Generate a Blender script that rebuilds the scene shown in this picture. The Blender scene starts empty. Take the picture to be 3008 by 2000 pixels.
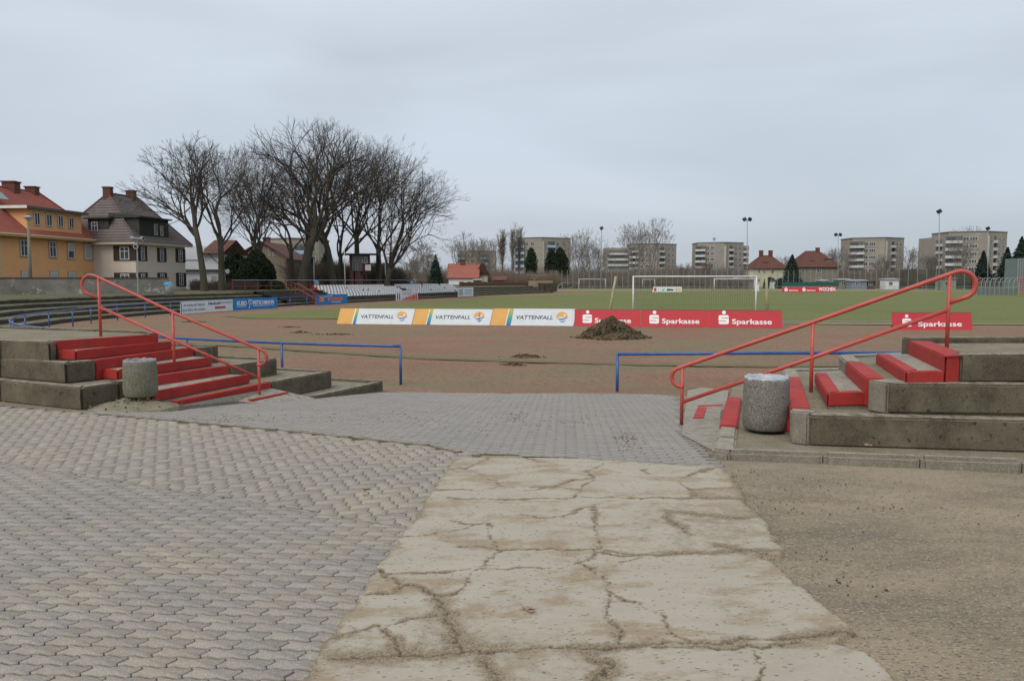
import bpy, bmesh, math, random
import numpy as np
from mathutils import Vector, Matrix, noise as mnoise
random.seed(7); RNG = np.random.default_rng(7)
R = math.radians
scene = bpy.context.scene
C = scene.collection
# ------------------------------------------------------------ camera
EYE = 1.65; FPX = 2285.0; PITCH = R(4.45)
cd = bpy.data.cameras.new('camera'); cam = bpy.data.objects.new('camera', cd); C.objects.link(cam)
cam.location = (0, 0, EYE); cam.rotation_euler = (R(90) - PITCH, 0, 0)
cd.sensor_width = 36; cd.lens = FPX / 3008 * 36; cd.clip_start = .1; cd.clip_end = 6000
scene.camera = cam
# ------------------------------------------------------------ overcast sky
SUN_EL, SUN_AZ = R(48), R(215)
w = bpy.data.worlds.new('World'); scene.world = w; w.use_nodes = True
nt = w.node_tree; N = nt.nodes; L = nt.links; N.clear()
out = N.new('ShaderNodeOutputWorld'); mixs = N.new('ShaderNodeMixShader')
sky = N.new('ShaderNodeTexSky'); sky.sky_type = 'NISHITA'; sky.sun_disc = False
sky.sun_elevation = SUN_EL; sky.sun_rotation = SUN_AZ; sky.dust_density = 3
b1 = N.new('ShaderNodeBackground'); b1.inputs[1].default_value = .08
b2 = N.new('ShaderNodeBackground'); b2.inputs[1].default_value = 1.0
L.new(sky.outputs[0], b1.inputs[0])
tc = N.new('ShaderNodeTexCoord'); sep = N.new('ShaderNodeSeparateXYZ'); L.new(tc.outputs['Generated'], sep.inputs[0])
ramp = N.new('ShaderNodeValToRGB'); cr = ramp.color_ramp
cr.elements[0].position = 0.0; cr.elements[0].color = (.445, .485, .54, 1)
cr.elements[1].position = .62; cr.elements[1].color = (.60, .645, .725, 1)
e = cr.elements.new(.16); e.color = (.49, .54, .615, 1)
e = cr.elements.new(.34); e.color = (.565, .612, .69, 1)
L.new(sep.outputs['Z'], ramp.inputs[0])
mp = N.new('ShaderNodeMapping'); mp.inputs['Scale'].default_value = (1.1, 1.1, 4.2); mp.inputs['Rotation'].default_value = (.05, .16, .3)
L.new(tc.outputs['Generated'], mp.inputs[0])
nz = N.new('ShaderNodeTexNoise'); nz.inputs['Scale'].default_value = 1.7; nz.inputs['Detail'].default_value = 5; nz.inputs['Roughness'].default_value = .42
nz.inputs['Distortion'].default_value = .4
L.new(mp.outputs[0], nz.inputs[0])
mr = N.new('ShaderNodeMapRange'); mr.inputs[1].default_value = .32; mr.inputs[2].default_value = .68; mr.inputs[3].default_value = .87; mr.inputs[4].default_value = 1.10
L.new(nz.outputs[0], mr.inputs[0])
vm = N.new('ShaderNodeVectorMath'); vm.operation = 'SCALE'; L.new(ramp.outputs[0], vm.inputs[0]); L.new(mr.outputs[0], vm.inputs['Scale'])
mp2 = N.new('ShaderNodeMapping'); mp2.inputs['Scale'].default_value = (1, 1, 2); L.new(tc.outputs['Generated'], mp2.inputs[0])
nz2 = N.new('ShaderNodeTexNoise'); nz2.inputs['Scale'].default_value = 1.1; nz2.inputs['Detail'].default_value = 2; L.new(mp2.outputs[0], nz2.inputs[0])
hs = N.new('ShaderNodeMapRange'); hs.inputs[1].default_value = .4; hs.inputs[2].default_value = .62
L.new(nz2.outputs[0], hs.inputs[0])
tint = N.new('ShaderNodeMix'); tint.data_type = 'RGBA'; tint.blend_type = 'MULTIPLY'; tint.inputs[7].default_value = (.965, .99, .982, 1)
L.new(hs.outputs[0], tint.inputs[0]); L.new(vm.outputs[0], tint.inputs[6])
L.new(tint.outputs[2], b2.inputs[0])
mixs.inputs[0].default_value = .93
L.new(b1.outputs[0], mixs.inputs[1]); L.new(b2.outputs[0], mixs.inputs[2]); L.new(mixs.outputs[0], out.inputs[0])
sd = bpy.data.lights.new('sun', 'SUN'); sd.energy = 1.75; sd.angle = R(45); sd.color = (1, .93, .83)
so = bpy.data.objects.new('sun', sd); C.objects.link(so)
so.rotation_euler = (R(90) - SUN_EL, 0, R(180) - SUN_AZ)
so.location = (0, 0, 60)
scene.view_settings.view_transform = 'Standard'; scene.view_settings.look = 'None'
scene.view_settings.exposure = .32; scene.view_settings.gamma = 1

# ------------------------------------------------------------ photo geometry helpers (survey of the place)
CP, SP = math.cos(PITCH), math.sin(PITCH)
def ray(px, py):
    a = (px - 1504) / FPX; b = -(py - 1000) / FPX
    return Vector((a, CP + b * SP, -SP + b * CP))
def G(px, py, z=0.0):
    d = ray(px, py); t = (z - EYE) / d.z
    return Vector((d.x * t, d.y * t, z))
def P(px, py, Y):
    d = ray(px, py); t = Y / d.y
    return Vector((d.x * t, Y, EYE + d.z * t))
def XZ(px, py, Y): return P(px, py, Y)
ZF = -0.6       # level of the pitch and track
# ------------------------------------------------------------ scene helpers
WORG = {}
def tag(o, label=None, cat=None, group=None, kind=None):
    if label: o['label'] = label
    if cat: o['category'] = cat
    if group: o['group'] = group
    if kind: o['kind'] = kind
    return o
def thing(name, label, cat, loc=(0, 0, 0), rot=(0, 0, 0), group=None, local=False):
    o = bpy.data.objects.new(name, None); C.objects.link(o); o.empty_display_size = .2
    o.location = loc; o.rotation_euler = rot
    WORG[o.name] = Vector((0, 0, 0)) if local else Vector(loc)
    return tag(o, label, cat, group)
def link_mesh(name, me, mats, parent=None, smooth=False, shift=True):
    o = bpy.data.objects.new(name, me); C.objects.link(o)
    for m in (mats if isinstance(mats, (list, tuple)) else [mats]): me.materials.append(m)
    if smooth: me.polygons.foreach_set('use_smooth', [True] * len(me.polygons))
    if parent is not None:
        o.parent = parent; off = WORG[parent.name]
        if shift and off.length: me.transform(Matrix.Translation(-off))
        WORG[o.name] = off
    else:
        n = len(me.vertices)
        if shift and n:
            co = np.empty(n * 3, 'f'); me.vertices.foreach_get('co', co); co = co.reshape(-1, 3)
            org = Vector(((co[:, 0].min() + co[:, 0].max()) / 2, (co[:, 1].min() + co[:, 1].max()) / 2, co[:, 2].min()))
            me.transform(Matrix.Translation(-org)); o.location = org; WORG[o.name] = org
        else: WORG[o.name] = Vector((0, 0, 0))
    return o
def V(*a): return Vector(a)
class MB:
    def __init__(s): s.v = []; s.f = []; s.m = []
    def add(s, vs, fs, mi=0):
        b = len(s.v); s.v += [tuple(v) for v in vs]; s.f += [tuple(i + b for i in f) for f in fs]; s.m += [mi] * len(fs)
    def quad(s, a, b, c, d, mi=0): s.add([a, b, c, d], [(0, 1, 2, 3)], mi)
    def box(s, c, size, rz=0, mi=0, rx=0, M=None):
        sx, sy, sz = [k / 2 for k in size]
        rm = M or (Matrix.Rotation(rz, 3, 'Z') @ Matrix.Rotation(rx, 3, 'X'))
        vs = [Vector(c) + rm @ Vector((x * sx, y * sy, z * sz)) for x in (-1, 1) for y in (-1, 1) for z in (-1, 1)]
        s.add(vs, [(0, 1, 3, 2), (4, 6, 7, 5), (0, 4, 5, 1), (2, 3, 7, 6), (0, 2, 6, 4), (1, 5, 7, 3)], mi)
    def tube(s, pts, r, n=8, mi=0, closed=False, cap=True):
        pts = [Vector(p) for p in pts]; k = len(pts); rs = r if isinstance(r, (list, tuple)) else [r] * k
        ref = None; rings = []
        for i, p in enumerate(pts):
            if closed: t = pts[(i + 1) % k] - pts[i - 1]
            else: t = pts[min(i + 1, k - 1)] - pts[max(i - 1, 0)]
            t.normalize()
            if ref is None:
                ref = t.cross(Vector((0, 0, 1)))
                if ref.length < .05: ref = t.cross(Vector((0, 1, 0)))
            ref = (ref - t * ref.dot(t)).normalized(); u2 = t.cross(ref)
            rings.append([p + (ref * math.cos(2 * math.pi * j / n) + u2 * math.sin(2 * math.pi * j / n)) * rs[i] for j in range(n)])
        vs = [v for rg in rings for v in rg]; fs = []
        for i in range(k if closed else k - 1):
            a = i * n; b = ((i + 1) % k) * n
            for j in range(n): fs.append((a + j, a + (j + 1) % n, b + (j + 1) % n, b + j))
        if cap and not closed:
            fs.append(tuple(range(n - 1, -1, -1))); fs.append(tuple((k - 1) * n + j for j in range(n)))
        s.add(vs, fs, mi)
    def lathe(s, prof, c=(0, 0, 0), n=24, mi=0, sx=1, sy=1):
        c = Vector(c); vs = []
        for r, z in prof: vs += [c + Vector((r * sx * math.cos(2 * math.pi * j / n), r * sy * math.sin(2 * math.pi * j / n), z)) for j in range(n)]
        fs = [(i * n + j, i * n + (j + 1) % n, (i + 1) * n + (j + 1) % n, (i + 1) * n + j) for i in range(len(prof) - 1) for j in range(n)]
        s.add(vs, fs, mi)
    def prism(s, pts, z0, z1, mi=0, mtop=None):
        n = len(pts); z0s = z0 if hasattr(z0, '__len__') else [z0] * n; z1s = z1 if hasattr(z1, '__len__') else [z1] * n
        vs = [(p[0], p[1], z0s[i]) for i, p in enumerate(pts)] + [(p[0], p[1], z1s[i]) for i, p in enumerate(pts)]
        s.add(vs, [(i, (i + 1) % n, n + (i + 1) % n, n + i) for i in range(n)], mi)
        s.add(vs[n:], [tuple(range(n))], mi if mtop is None else mtop)
        s.add(vs[:n], [tuple(range(n - 1, -1, -1))], mi)
    def build(s, name, mats, parent=None, smooth=False, shift=True, bevel=0, recalc=False, seg=2):
        me = bpy.data.meshes.new(name); me.from_pydata(s.v, [], s.f)
        me.polygons.foreach_set('material_index', s.m)
        if recalc or bevel:
            bm = bmesh.new(); bm.from_mesh(me)
            bmesh.ops.remove_doubles(bm, verts=bm.verts, dist=1e-4)
            bmesh.ops.recalc_face_normals(bm, faces=bm.faces)
            if bevel:
                es = [ed for ed in bm.edges if len(ed.link_faces) == 2 and ed.calc_face_angle() > .5]
                bmesh.ops.bevel(bm, geom=es, offset=bevel, segments=seg, affect='EDGES', clamp_overlap=True)
            bm.to_mesh(me); bm.free()
        return link_mesh(name, me, mats, parent, smooth, shift)
def dup(root, loc=None, rot=None, scale=None, label=None):
    r = root.copy(); C.objects.link(r)
    if loc is not None: r.location = loc
    if rot is not None: r.rotation_euler = rot
    if scale is not None: r.scale = scale
    if label: r['label'] = label
    for ch in root.children:
        c = ch.copy(); C.objects.link(c); c.parent = r
        for g in ch.children:
            d = g.copy(); C.objects.link(d); d.parent = c
    return r
def struct(o): o['kind'] = 'structure'; return o
# ------------------------------------------------------------ materials
def lin(h):
    return tuple(((c / 255) / 12.92 if c / 255 <= .04045 else ((c / 255 + .055) / 1.055) ** 2.4) for c in h)
MATS = {}
def mat(name, col, col2=None, scale=4, detail=6, lo=.35, hi=.65, rough=.85, bump=0, bscale=60, spec=.3, col3=None, s3=1, lo3=.55, hi3=.7, speck=None, sscale=300, slo=.2, metal=0, stretch=(1, 1, 1), attr=None, acol=None, coord='pos', dist=0, speck2=None):
    if name in MATS: return MATS[name]
    m = bpy.data.materials.new(name); m.use_nodes = True; nt = m.node_tree; N = nt.nodes; L = nt.links
    bs = N['Principled BSDF']; bs.inputs['Roughness'].default_value = rough; bs.inputs['Metallic'].default_value = metal
    bs.inputs['Specular IOR Level'].default_value = spec
    if coord == 'pos':
        g = N.new('ShaderNodeNewGeometry'); src = g.outputs['Position']
    else:
        g = N.new('ShaderNodeTexCoord'); src = g.outputs['Object']
    mp = N.new('ShaderNodeMapping'); mp.inputs['Scale'].default_value = stretch; L.new(src, mp.inputs[0]); src = mp.outputs[0]
    def mix(a, b, f, mode='MIX'):
        x = N.new('ShaderNodeMix'); x.data_type = 'RGBA'; x.blend_type = mode
        for s_, v in ((6, a), (7, b), (0, f)):
            if hasattr(v, 'links'): L.new(v, x.inputs[s_])
            elif hasattr(v, '__len__'): x.inputs[s_].default_value = (*v[:3], 1)
            else: x.inputs[s_].default_value = v
        return x.outputs[2]
    def noisef(sc, de, a, b, ds=0, ro=.73):
        n = N.new('ShaderNodeTexNoise'); n.inputs['Scale'].default_value = sc; n.inputs['Detail'].default_value = de; n.inputs['Distortion'].default_value = ds; n.inputs['Roughness'].default_value = ro
        L.new(src, n.inputs[0]); r = N.new('ShaderNodeMapRange'); r.inputs[1].default_value = a; r.inputs[2].default_value = b
        L.new(n.outputs[0], r.inputs[0]); return r.outputs[0]
    c = col
    if col2 is not None: c = mix(col, col2, noisef(scale, detail, lo, hi, dist))
    if col3 is not None: c = mix(c, col3, noisef(s3, 10, lo3, hi3, dist + .3, .72))
    if speck is not None:
        for k, sp in enumerate([speck] + ([speck2] if speck2 is not None else [])):
            v = N.new('ShaderNodeTexVoronoi'); v.inputs['Scale'].default_value = sscale * (1 + .37 * k); L.new(src, v.inputs[0])
            sc_ = N.new('ShaderNodeSeparateColor'); L.new(v.outputs['Color'], sc_.inputs[0])
            r = N.new('ShaderNodeMapRange'); r.inputs[1].default_value = 1 - slo; r.inputs[2].default_value = 1 - slo * .6; L.new(sc_.outputs[k], r.inputs[0])
            c = mix(c, sp, r.outputs[0])
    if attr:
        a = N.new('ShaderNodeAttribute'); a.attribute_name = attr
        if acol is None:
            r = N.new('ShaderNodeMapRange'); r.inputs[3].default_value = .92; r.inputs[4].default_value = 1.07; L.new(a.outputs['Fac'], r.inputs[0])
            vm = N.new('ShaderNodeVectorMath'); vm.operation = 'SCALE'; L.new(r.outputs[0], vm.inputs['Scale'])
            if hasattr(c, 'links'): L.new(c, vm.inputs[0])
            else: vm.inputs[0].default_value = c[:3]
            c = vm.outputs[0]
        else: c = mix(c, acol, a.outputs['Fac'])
    if hasattr(c, 'links'): L.new(c, bs.inputs['Base Color'])
    else: bs.inputs['Base Color'].default_value = (*c[:3], 1)
    if bump:
        n = N.new('ShaderNodeTexNoise'); n.inputs['Scale'].default_value = bscale; n.inputs['Detail'].default_value = 5; n.inputs['Roughness'].default_value = .65; L.new(src, n.inputs[0])
        bp = N.new('ShaderNodeBump'); bp.inputs['Strength'].default_value = 1; bp.inputs['Distance'].default_value = bump; L.new(n.outputs[0], bp.inputs['Height'])
        L.new(bp.outputs[0], bs.inputs['Normal'])
    MATS[name] = m; return m
M_red = mat('red paint', (.42, .036, .028), (.27, .024, .02), 4, 12, .3, .68, col3=(.13, .07, .05), s3=13, lo3=.585, hi3=.66, rough=.7, bump=.004, bscale=90)
M_rail = mat('faded red rail paint', (.46, .075, .055), (.36, .055, .04), 7, col3=(.16, .06, .04), s3=16, lo3=.68, hi3=.75, rough=.42, spec=.5, bump=.0006, bscale=60)
M_blue = mat('blue rail paint', (.02, .06, .21), (.035, .10, .27), 6, col3=(.10, .045, .03), s3=5, lo3=.68, hi3=.75, rough=.35, spec=.5)
M_conc = mat('weathered terrace concrete', (.150, .125, .086), (.066, .055, .037), 2.2, 12, .36, .62, col3=(.028, .024, .018), s3=15, lo3=.585, hi3=.65, rough=.95, bump=.006, bscale=55, speck=(.20, .17, .13), sscale=240, slo=.08)
M_conctop = mat('exposed aggregate concrete', (.235, .212, .17), (.15, .137, .105), 5, 10, rough=.95, bump=.005, bscale=90, speck=(.36, .33, .28), sscale=210, slo=.14, speck2=(.12, .105, .085))
M_fill = mat('gravel and moss fill', (.225, .195, .145), (.15, .135, .08), 2.2, 10, .4, .62, col3=(.16, .13, .095), s3=5, rough=1, bump=.008, bscale=70, speck=(.32, .29, .23), sscale=140, slo=.1, speck2=(.10, .085, .06))
def lichen(m_, col):
    nt = m_.node_tree; bs = nt.nodes['Principled BSDF']; pv = bs.inputs['Base Color'].links[0].from_socket; g = nt.nodes.new('ShaderNodeNewGeometry'); sp = nt.nodes.new('ShaderNodeSeparateXYZ'); nt.links.new(g.outputs['True Normal'], sp.inputs[0])
    nz = nt.nodes.new('ShaderNodeTexNoise'); nz.inputs['Scale'].default_value = 9; nz.inputs['Detail'].default_value = 9; nz.inputs['Roughness'].default_value = .75; nt.links.new(g.outputs['Position'], nz.inputs[0])
    mu = nt.nodes.new('ShaderNodeMath'); mu.operation = 'MULTIPLY'; mr = nt.nodes.new('ShaderNodeMapRange'); mr.inputs[1].default_value = .4; mr.inputs[2].default_value = .56; nt.links.new(nz.outputs[0], mr.inputs[0]); mr2 = nt.nodes.new('ShaderNodeMapRange'); mr2.inputs[1].default_value = .3; mr2.inputs[2].default_value = .8; nt.links.new(sp.outputs[2], mr2.inputs[0])
    nt.links.new(mr.outputs[0], mu.inputs[0]); nt.links.new(mr2.outputs[0], mu.inputs[1]); mx = nt.nodes.new('ShaderNodeMix'); mx.data_type = 'RGBA'; nt.links.new(mu.outputs[0], mx.inputs[0]); nt.links.new(pv, mx.inputs[6]); mx.inputs[7].default_value = (*col, 1); nt.links.new(mx.outputs[2], bs.inputs['Base Color'])
lichen(M_conc, (.27, .25, .195)); lichen(M_conctop, (.30, .28, .23))
M_black = mat('black', (.01, .01, .011), rough=.5)
M_dark = mat('dark steel', (.03, .032, .035), rough=.5)
M_grey = mat('galvanised steel', (.30, .32, .33), (.22, .24, .25), 5, rough=.5)
M_white = mat('white paint', (.72, .73, .74), (.62, .62, .62), 3, rough=.5)
# ------------------------------------------------------------ terrain
BL = [G(-1200, 1060), G(312, 1218), G(816, 1262), G(1263, 1308), G(1352, 1328), G(2092, 1368), G(4200, 1500)]
BLx = [p.x for p in BL]; BLy = [p.y for p in BL]
def zr(x, y):
    zb = np.interp(x, BLx, BLy); s = np.clip((np.asarray(y) - zb) / (16.5 - zb), 0, 1); return -.6 * s
def zr1(x, y): return float(zr(x, y))
def grid_mesh(xs, ys, zf):
    X, Y = np.meshgrid(xs, ys); Z = zf(X, Y); n, m = X.shape
    v = np.stack([X, Y, Z], -1).reshape(-1, 3); i = np.arange(n * m).reshape(n, m)
    f = np.stack([i[:-1, :-1], i[:-1, 1:], i[1:, 1:], i[1:, :-1]], -1).reshape(-1, 4)
    return v, f
def np_mesh(name, v, f):
    me = bpy.data.meshes.new(name); me.vertices.add(len(v)); me.vertices.foreach_set('co', np.ascontiguousarray(v, 'f').ravel())
    k = f.shape[1]; me.loops.add(f.size); me.loops.foreach_set('vertex_index', np.ascontiguousarray(f, 'i').ravel())
    me.polygons.add(len(f)); me.polygons.foreach_set('loop_start', np.arange(len(f), dtype='i') * k); me.polygons.foreach_set('loop_total', np.full(len(f), k, 'i'))
    me.update(calc_edges=True); return me
def attr(me, name, a):
    at = me.attributes.new(name, 'FLOAT', 'POINT'); at.data.foreach_set('value', np.ascontiguousarray(a, 'f'))
def smooth_noise(x, y, s, seed=0, oct=4):
    r = np.zeros_like(x); a = 1.; tot = 0
    for o in range(oct):
        fx, fy = x * s + seed * 13.7 + o * 5.1, y * s + seed * 7.3 + o * 9.2
        xi, yi = np.floor(fx).astype(int), np.floor(fy).astype(int); tx, ty = fx - xi, fy - yi; tx = tx * tx * (3 - 2 * tx); ty = ty * ty * (3 - 2 * ty)
        h = lambda a_, b_: (np.sin(a_ * 127.1 + b_ * 311.7 + seed * 17.3 + o) * 43758.5453) % 1
        r += a * ((h(xi, yi) * (1 - tx) + h(xi + 1, yi) * tx) * (1 - ty) + (h(xi, yi + 1) * (1 - tx) + h(xi + 1, yi + 1) * tx) * ty); tot += a; a *= .55; s *= 2.1
    return r / tot
M_ground = mat('rough ground', (.13, .115, .07), (.09, .095, .045), .12, 8, rough=1)
M_cinder = mat('red cinder track', (.245, .135, .085), (.185, .105, .068), .55, 10, .35, .65, col3=(.165, .14, .078), s3=.34, lo3=.44, hi3=.60, stretch=(.5, 1.2, 1), rough=1, bump=.02, bscale=22, speck=(.09, .055, .04), sscale=30, slo=.10, speck2=(.27, .17, .12))
M_grass = mat('worn winter grass', (.120, .145, .040), (.158, .160, .055), .10, 9, .38, .62, col3=(.20, .17, .075), s3=.25, lo3=.56, hi3=.72, stretch=(.6, 1.1, 1), rough=1, bump=.05, bscale=12, speck=(.085, .11, .025), sscale=14, slo=.2)
M_straw = mat('dry straw verge', (.24, .205, .12), (.15, .14, .06), .8, 10, rough=1, bump=.03, bscale=20)
M_gravel = mat('compacted gravel', (.275, .222, .15), (.168, .138, .10), .8, 12, .40, .60, col3=(.165, .13, .085), s3=.7, lo3=.54, hi3=.68, stretch=(.6, 1.4, 1), rough=1, bump=.010, bscale=45, speck=(.12, .10, .075), sscale=100, slo=.10, speck2=(.34, .30, .235))
M_bank = mat('mossy bank soil', (.12, .105, .06), (.085, .09, .035), .8, 10, rough=1, bump=.05, bscale=14)
m = MB(); m.quad((-2500, -300, -.66), (2500, -300, -.66), (2500, 4500, -.66), (-2500, 4500, -.66)); o = struct(m.build('ground', M_ground, shift=False))
v, f = grid_mesh(np.linspace(-26, 26, 209), np.linspace(-5, 16.6, 140), lambda X, Y: zr(X, Y) - .012 + .010 * (smooth_noise(X, Y, 1.3, 3) - .5) * (X > 1.5))
o = struct(link_mesh('gravel_yard', np_mesh('gravel_yard', v, f), M_gravel, smooth=True, shift=False))
v, f = grid_mesh(np.concatenate([np.linspace(-60, -10, 40), np.linspace(-9.8, 9.8, 160), np.linspace(10, 90, 60)]), np.concatenate([np.linspace(13.4, 34, 170), np.linspace(34.5, 175, 60)]),
                 lambda X, Y: zr(X, Y) + .002 + .035 * (smooth_noise(X, Y, .9, 5) - .5) * np.clip((Y - 14) / 2, 0, 1) - .03 * np.clip((14.3 + .35 * smooth_noise(X, Y, 2, 9) - Y) / .5, 0, 1))
o = struct(link_mesh('cinder_track', np_mesh('cinder_track', v, f), M_cinder, smooth=True, shift=False))
# pitch
gp = [(-17.5, 47.5), (-15.5, 45.2), (-9, 44.5), (0, 43), (12, 41.2), (20, 40.6), (40, 39.5), (95, 39), (110, 155), (60, 160), (22, 150), (12, 130), (4, 114), (-2.5, 98), (-8.5, 80), (-12.6, 66), (-15.5, 55)]
def blob(poly, n=8, amp=.35, seed=1):
    out_ = []
    for i in range(len(poly)):
        a, b = Vector(poly[i]), Vector(poly[(i + 1) % len(poly)])
        for k in range(n):
            p = a.lerp(b, k / n); q = mnoise.noise(Vector((p.x * .6, p.y * .6, seed))) * amp; d = (b - a).normalized()
            out_.append((p.x - d.y * q, p.y + d.x * q))
    return out_
m = MB(); pts = blob(gp); m.add([(x, y, ZF + .028) for x, y in pts], [tuple(range(len(pts)))]); struct(m.build('grass_pitch', M_grass, shift=False))
m = MB(); pts = blob([(13.5, 39.2), (21, 38.2), (22, 40.2), (14, 41.3)], 6, .15); m.add([(x, y, ZF + .034) for x, y in pts], [tuple(range(len(pts)))])
pts = blob([(20.5, 38.6), (60, 36.5), (60, 38.4), (20.5, 40.4)], 10, .3); m.add([(x, y, ZF + .034) for x, y in pts], [tuple(range(len(pts)))])
struct(m.build('straw_verge', M_straw, shift=False))
m = MB(); m.box((17.2, 41.0, ZF + .04), (7.6, .3, .09), rz=-.05); struct(m.build('track_kerb', M_conctop))
# far gravel / tan strip behind the pitch and the practice ground
m = MB(); m.quad((-8, 150, ZF + .036), (150, 150, ZF + .036), (190, 178, ZF + .036), (0, 182, ZF + .036)); struct(m.build('far_path', M_straw, shift=False))
m = MB(); m.quad((-100, 178, ZF + .02), (300, 174, ZF + .02), (500, 420, ZF + .02), (-100, 420, ZF + .02)); struct(m.build('practice_ground', M_grass, shift=False))

kp = [G(x, y, ZF) for x, y in ((380, 1005), (640, 1017), (900, 1034), (1240, 1057), (1560, 1067), (1900, 1076), (2260, 1081), (2700, 1078))]
def ribbon(name, pl, o0, o1, z, m_, jit=.12):
    a_, b_ = offset_in(pl, o0), offset_in(pl, o1); vs = []; n = 40
    for pp in (a_, b_):
        for i in range(len(pp) - 1):
            for k in range(n): q = pp[i].lerp(pp[i + 1], k / n); vs.append((q.x, q.y + jit * mnoise.noise(Vector((q.x * 2.1, q.y + o0 + (5 if pp is a_ else 0), 3))), z))
    h = len(vs) // 2; mb = MB(); mb.add(vs, [(i, i + 1, h + i + 1, h + i) for i in range(h - 1)]); return struct(mb.build(name, m_, shift=False))
def offset_in(pl, w_):
    out_ = []; k = len(pl)
    for i in range(k):
        d0 = (pl[i] - pl[i - 1]).to_2d().normalized() if i > 0 else None; d1 = (pl[i + 1] - pl[i]).to_2d().normalized() if i < k - 1 else None
        d0 = d0 or d1; d1 = d1 or d0; n0 = Vector((-d0.y, d0.x)); n1_ = Vector((-d1.y, d1.x)); b = (n0 + n1_).normalized(); s_ = w_ / max(.45, b.dot(n0)); out_.append(V(pl[i].x + b.x * s_, pl[i].y + b.y * s_, pl[i].z))
    return out_
M_moss = mat('mossy track edge', (.13, .13, .055), (.15, .115, .07), 1.6, 12, rough=1, bump=.02, bscale=25)
ribbon('moss_strip', kp, .05, .55, ZF + .022, M_moss, .2); ribbon('track_edge_kerb', kp, -.02, .02, ZF + .026, mat('sunken kerb', (.15, .12, .085), (.09, .075, .055), 3, 10, rough=1), .02)
ribbon('grass_strip', [G(1560, 1158, -.48), G(1700, 1162, -.48), G(1840, 1166, -.5), G(1995, 1172, -.5)], -.02, .22, -.475, M_moss, .1)
# ------------------------------------------------------------ interlocking pavers
UP = .109
def poly_in(px, py, poly):
    ins = np.zeros(len(px), bool); n = len(poly)
    for i in range(n):
        x1, y1 = poly[i][:2]; x2, y2 = poly[(i + 1) % n][:2]
        c = ((y1 > py) != (y2 > py)) & (px < (x2 - x1) * (py - y1) / ((y2 - y1) or 1e-9) + x1); ins ^= c
    return ins
def brick_template(horizontal, asp=1.0):
    pts = []; A = .0100; K = 4
    def edge(a, b, hor, rev):
        for k in range(K):
            t = k / K; x = a[0] + (b[0] - a[0]) * t; y = a[1] + (b[1] - a[1]) * t; tt = 1 - t if rev else t
            dd = A * math.sin(2 * math.pi * tt) * (1 if hor else -1.35)
            pts.append((x, y + dd) if hor else (x + dd, y))
    W, H = (2, 1) if horizontal else (1, 2)
    for i in range(W): edge((i * UP, 0), ((i + 1) * UP, 0), True, False)
    for i in range(H): edge((W * UP, i * UP), (W * UP, (i + 1) * UP), False, False)
    for i in range(W, 0, -1): edge((i * UP, H * UP), ((i - 1) * UP, H * UP), True, True)
    for i in range(H, 0, -1): edge((0, i * UP), (0, (i - 1) * UP), False, True)
    p = np.array(pts) * np.array([1, asp]); n = len(p); t = np.roll(p, -1, 0) - np.roll(p, 1, 0); t /= np.linalg.norm(t, axis=1)[:, None]; nrm = np.stack([-t[:, 1], t[:, 0]], 1)
    an_ = np.array([1, 1.75]); r1 = p + nrm * .0036 * an_; r2 = p + nrm * .0048 * an_
    v = np.concatenate([np.c_[r1, np.full(n, -.014)], np.c_[r1 + nrm * .0003, np.full(n, -.0014)], np.c_[r2, np.zeros(n)]])
    q = np.array([[a * n + j, a * n + (j + 1) % n, (a + 1) * n + (j + 1) % n, (a + 1) * n + j] for a in range(2) for j in range(n)])
    return v, q, np.arange(2 * n, 3 * n)
TB = {h: brick_template(h) for h in (True, False)}; TB8 = {True: brick_template(True, .80)}
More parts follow.
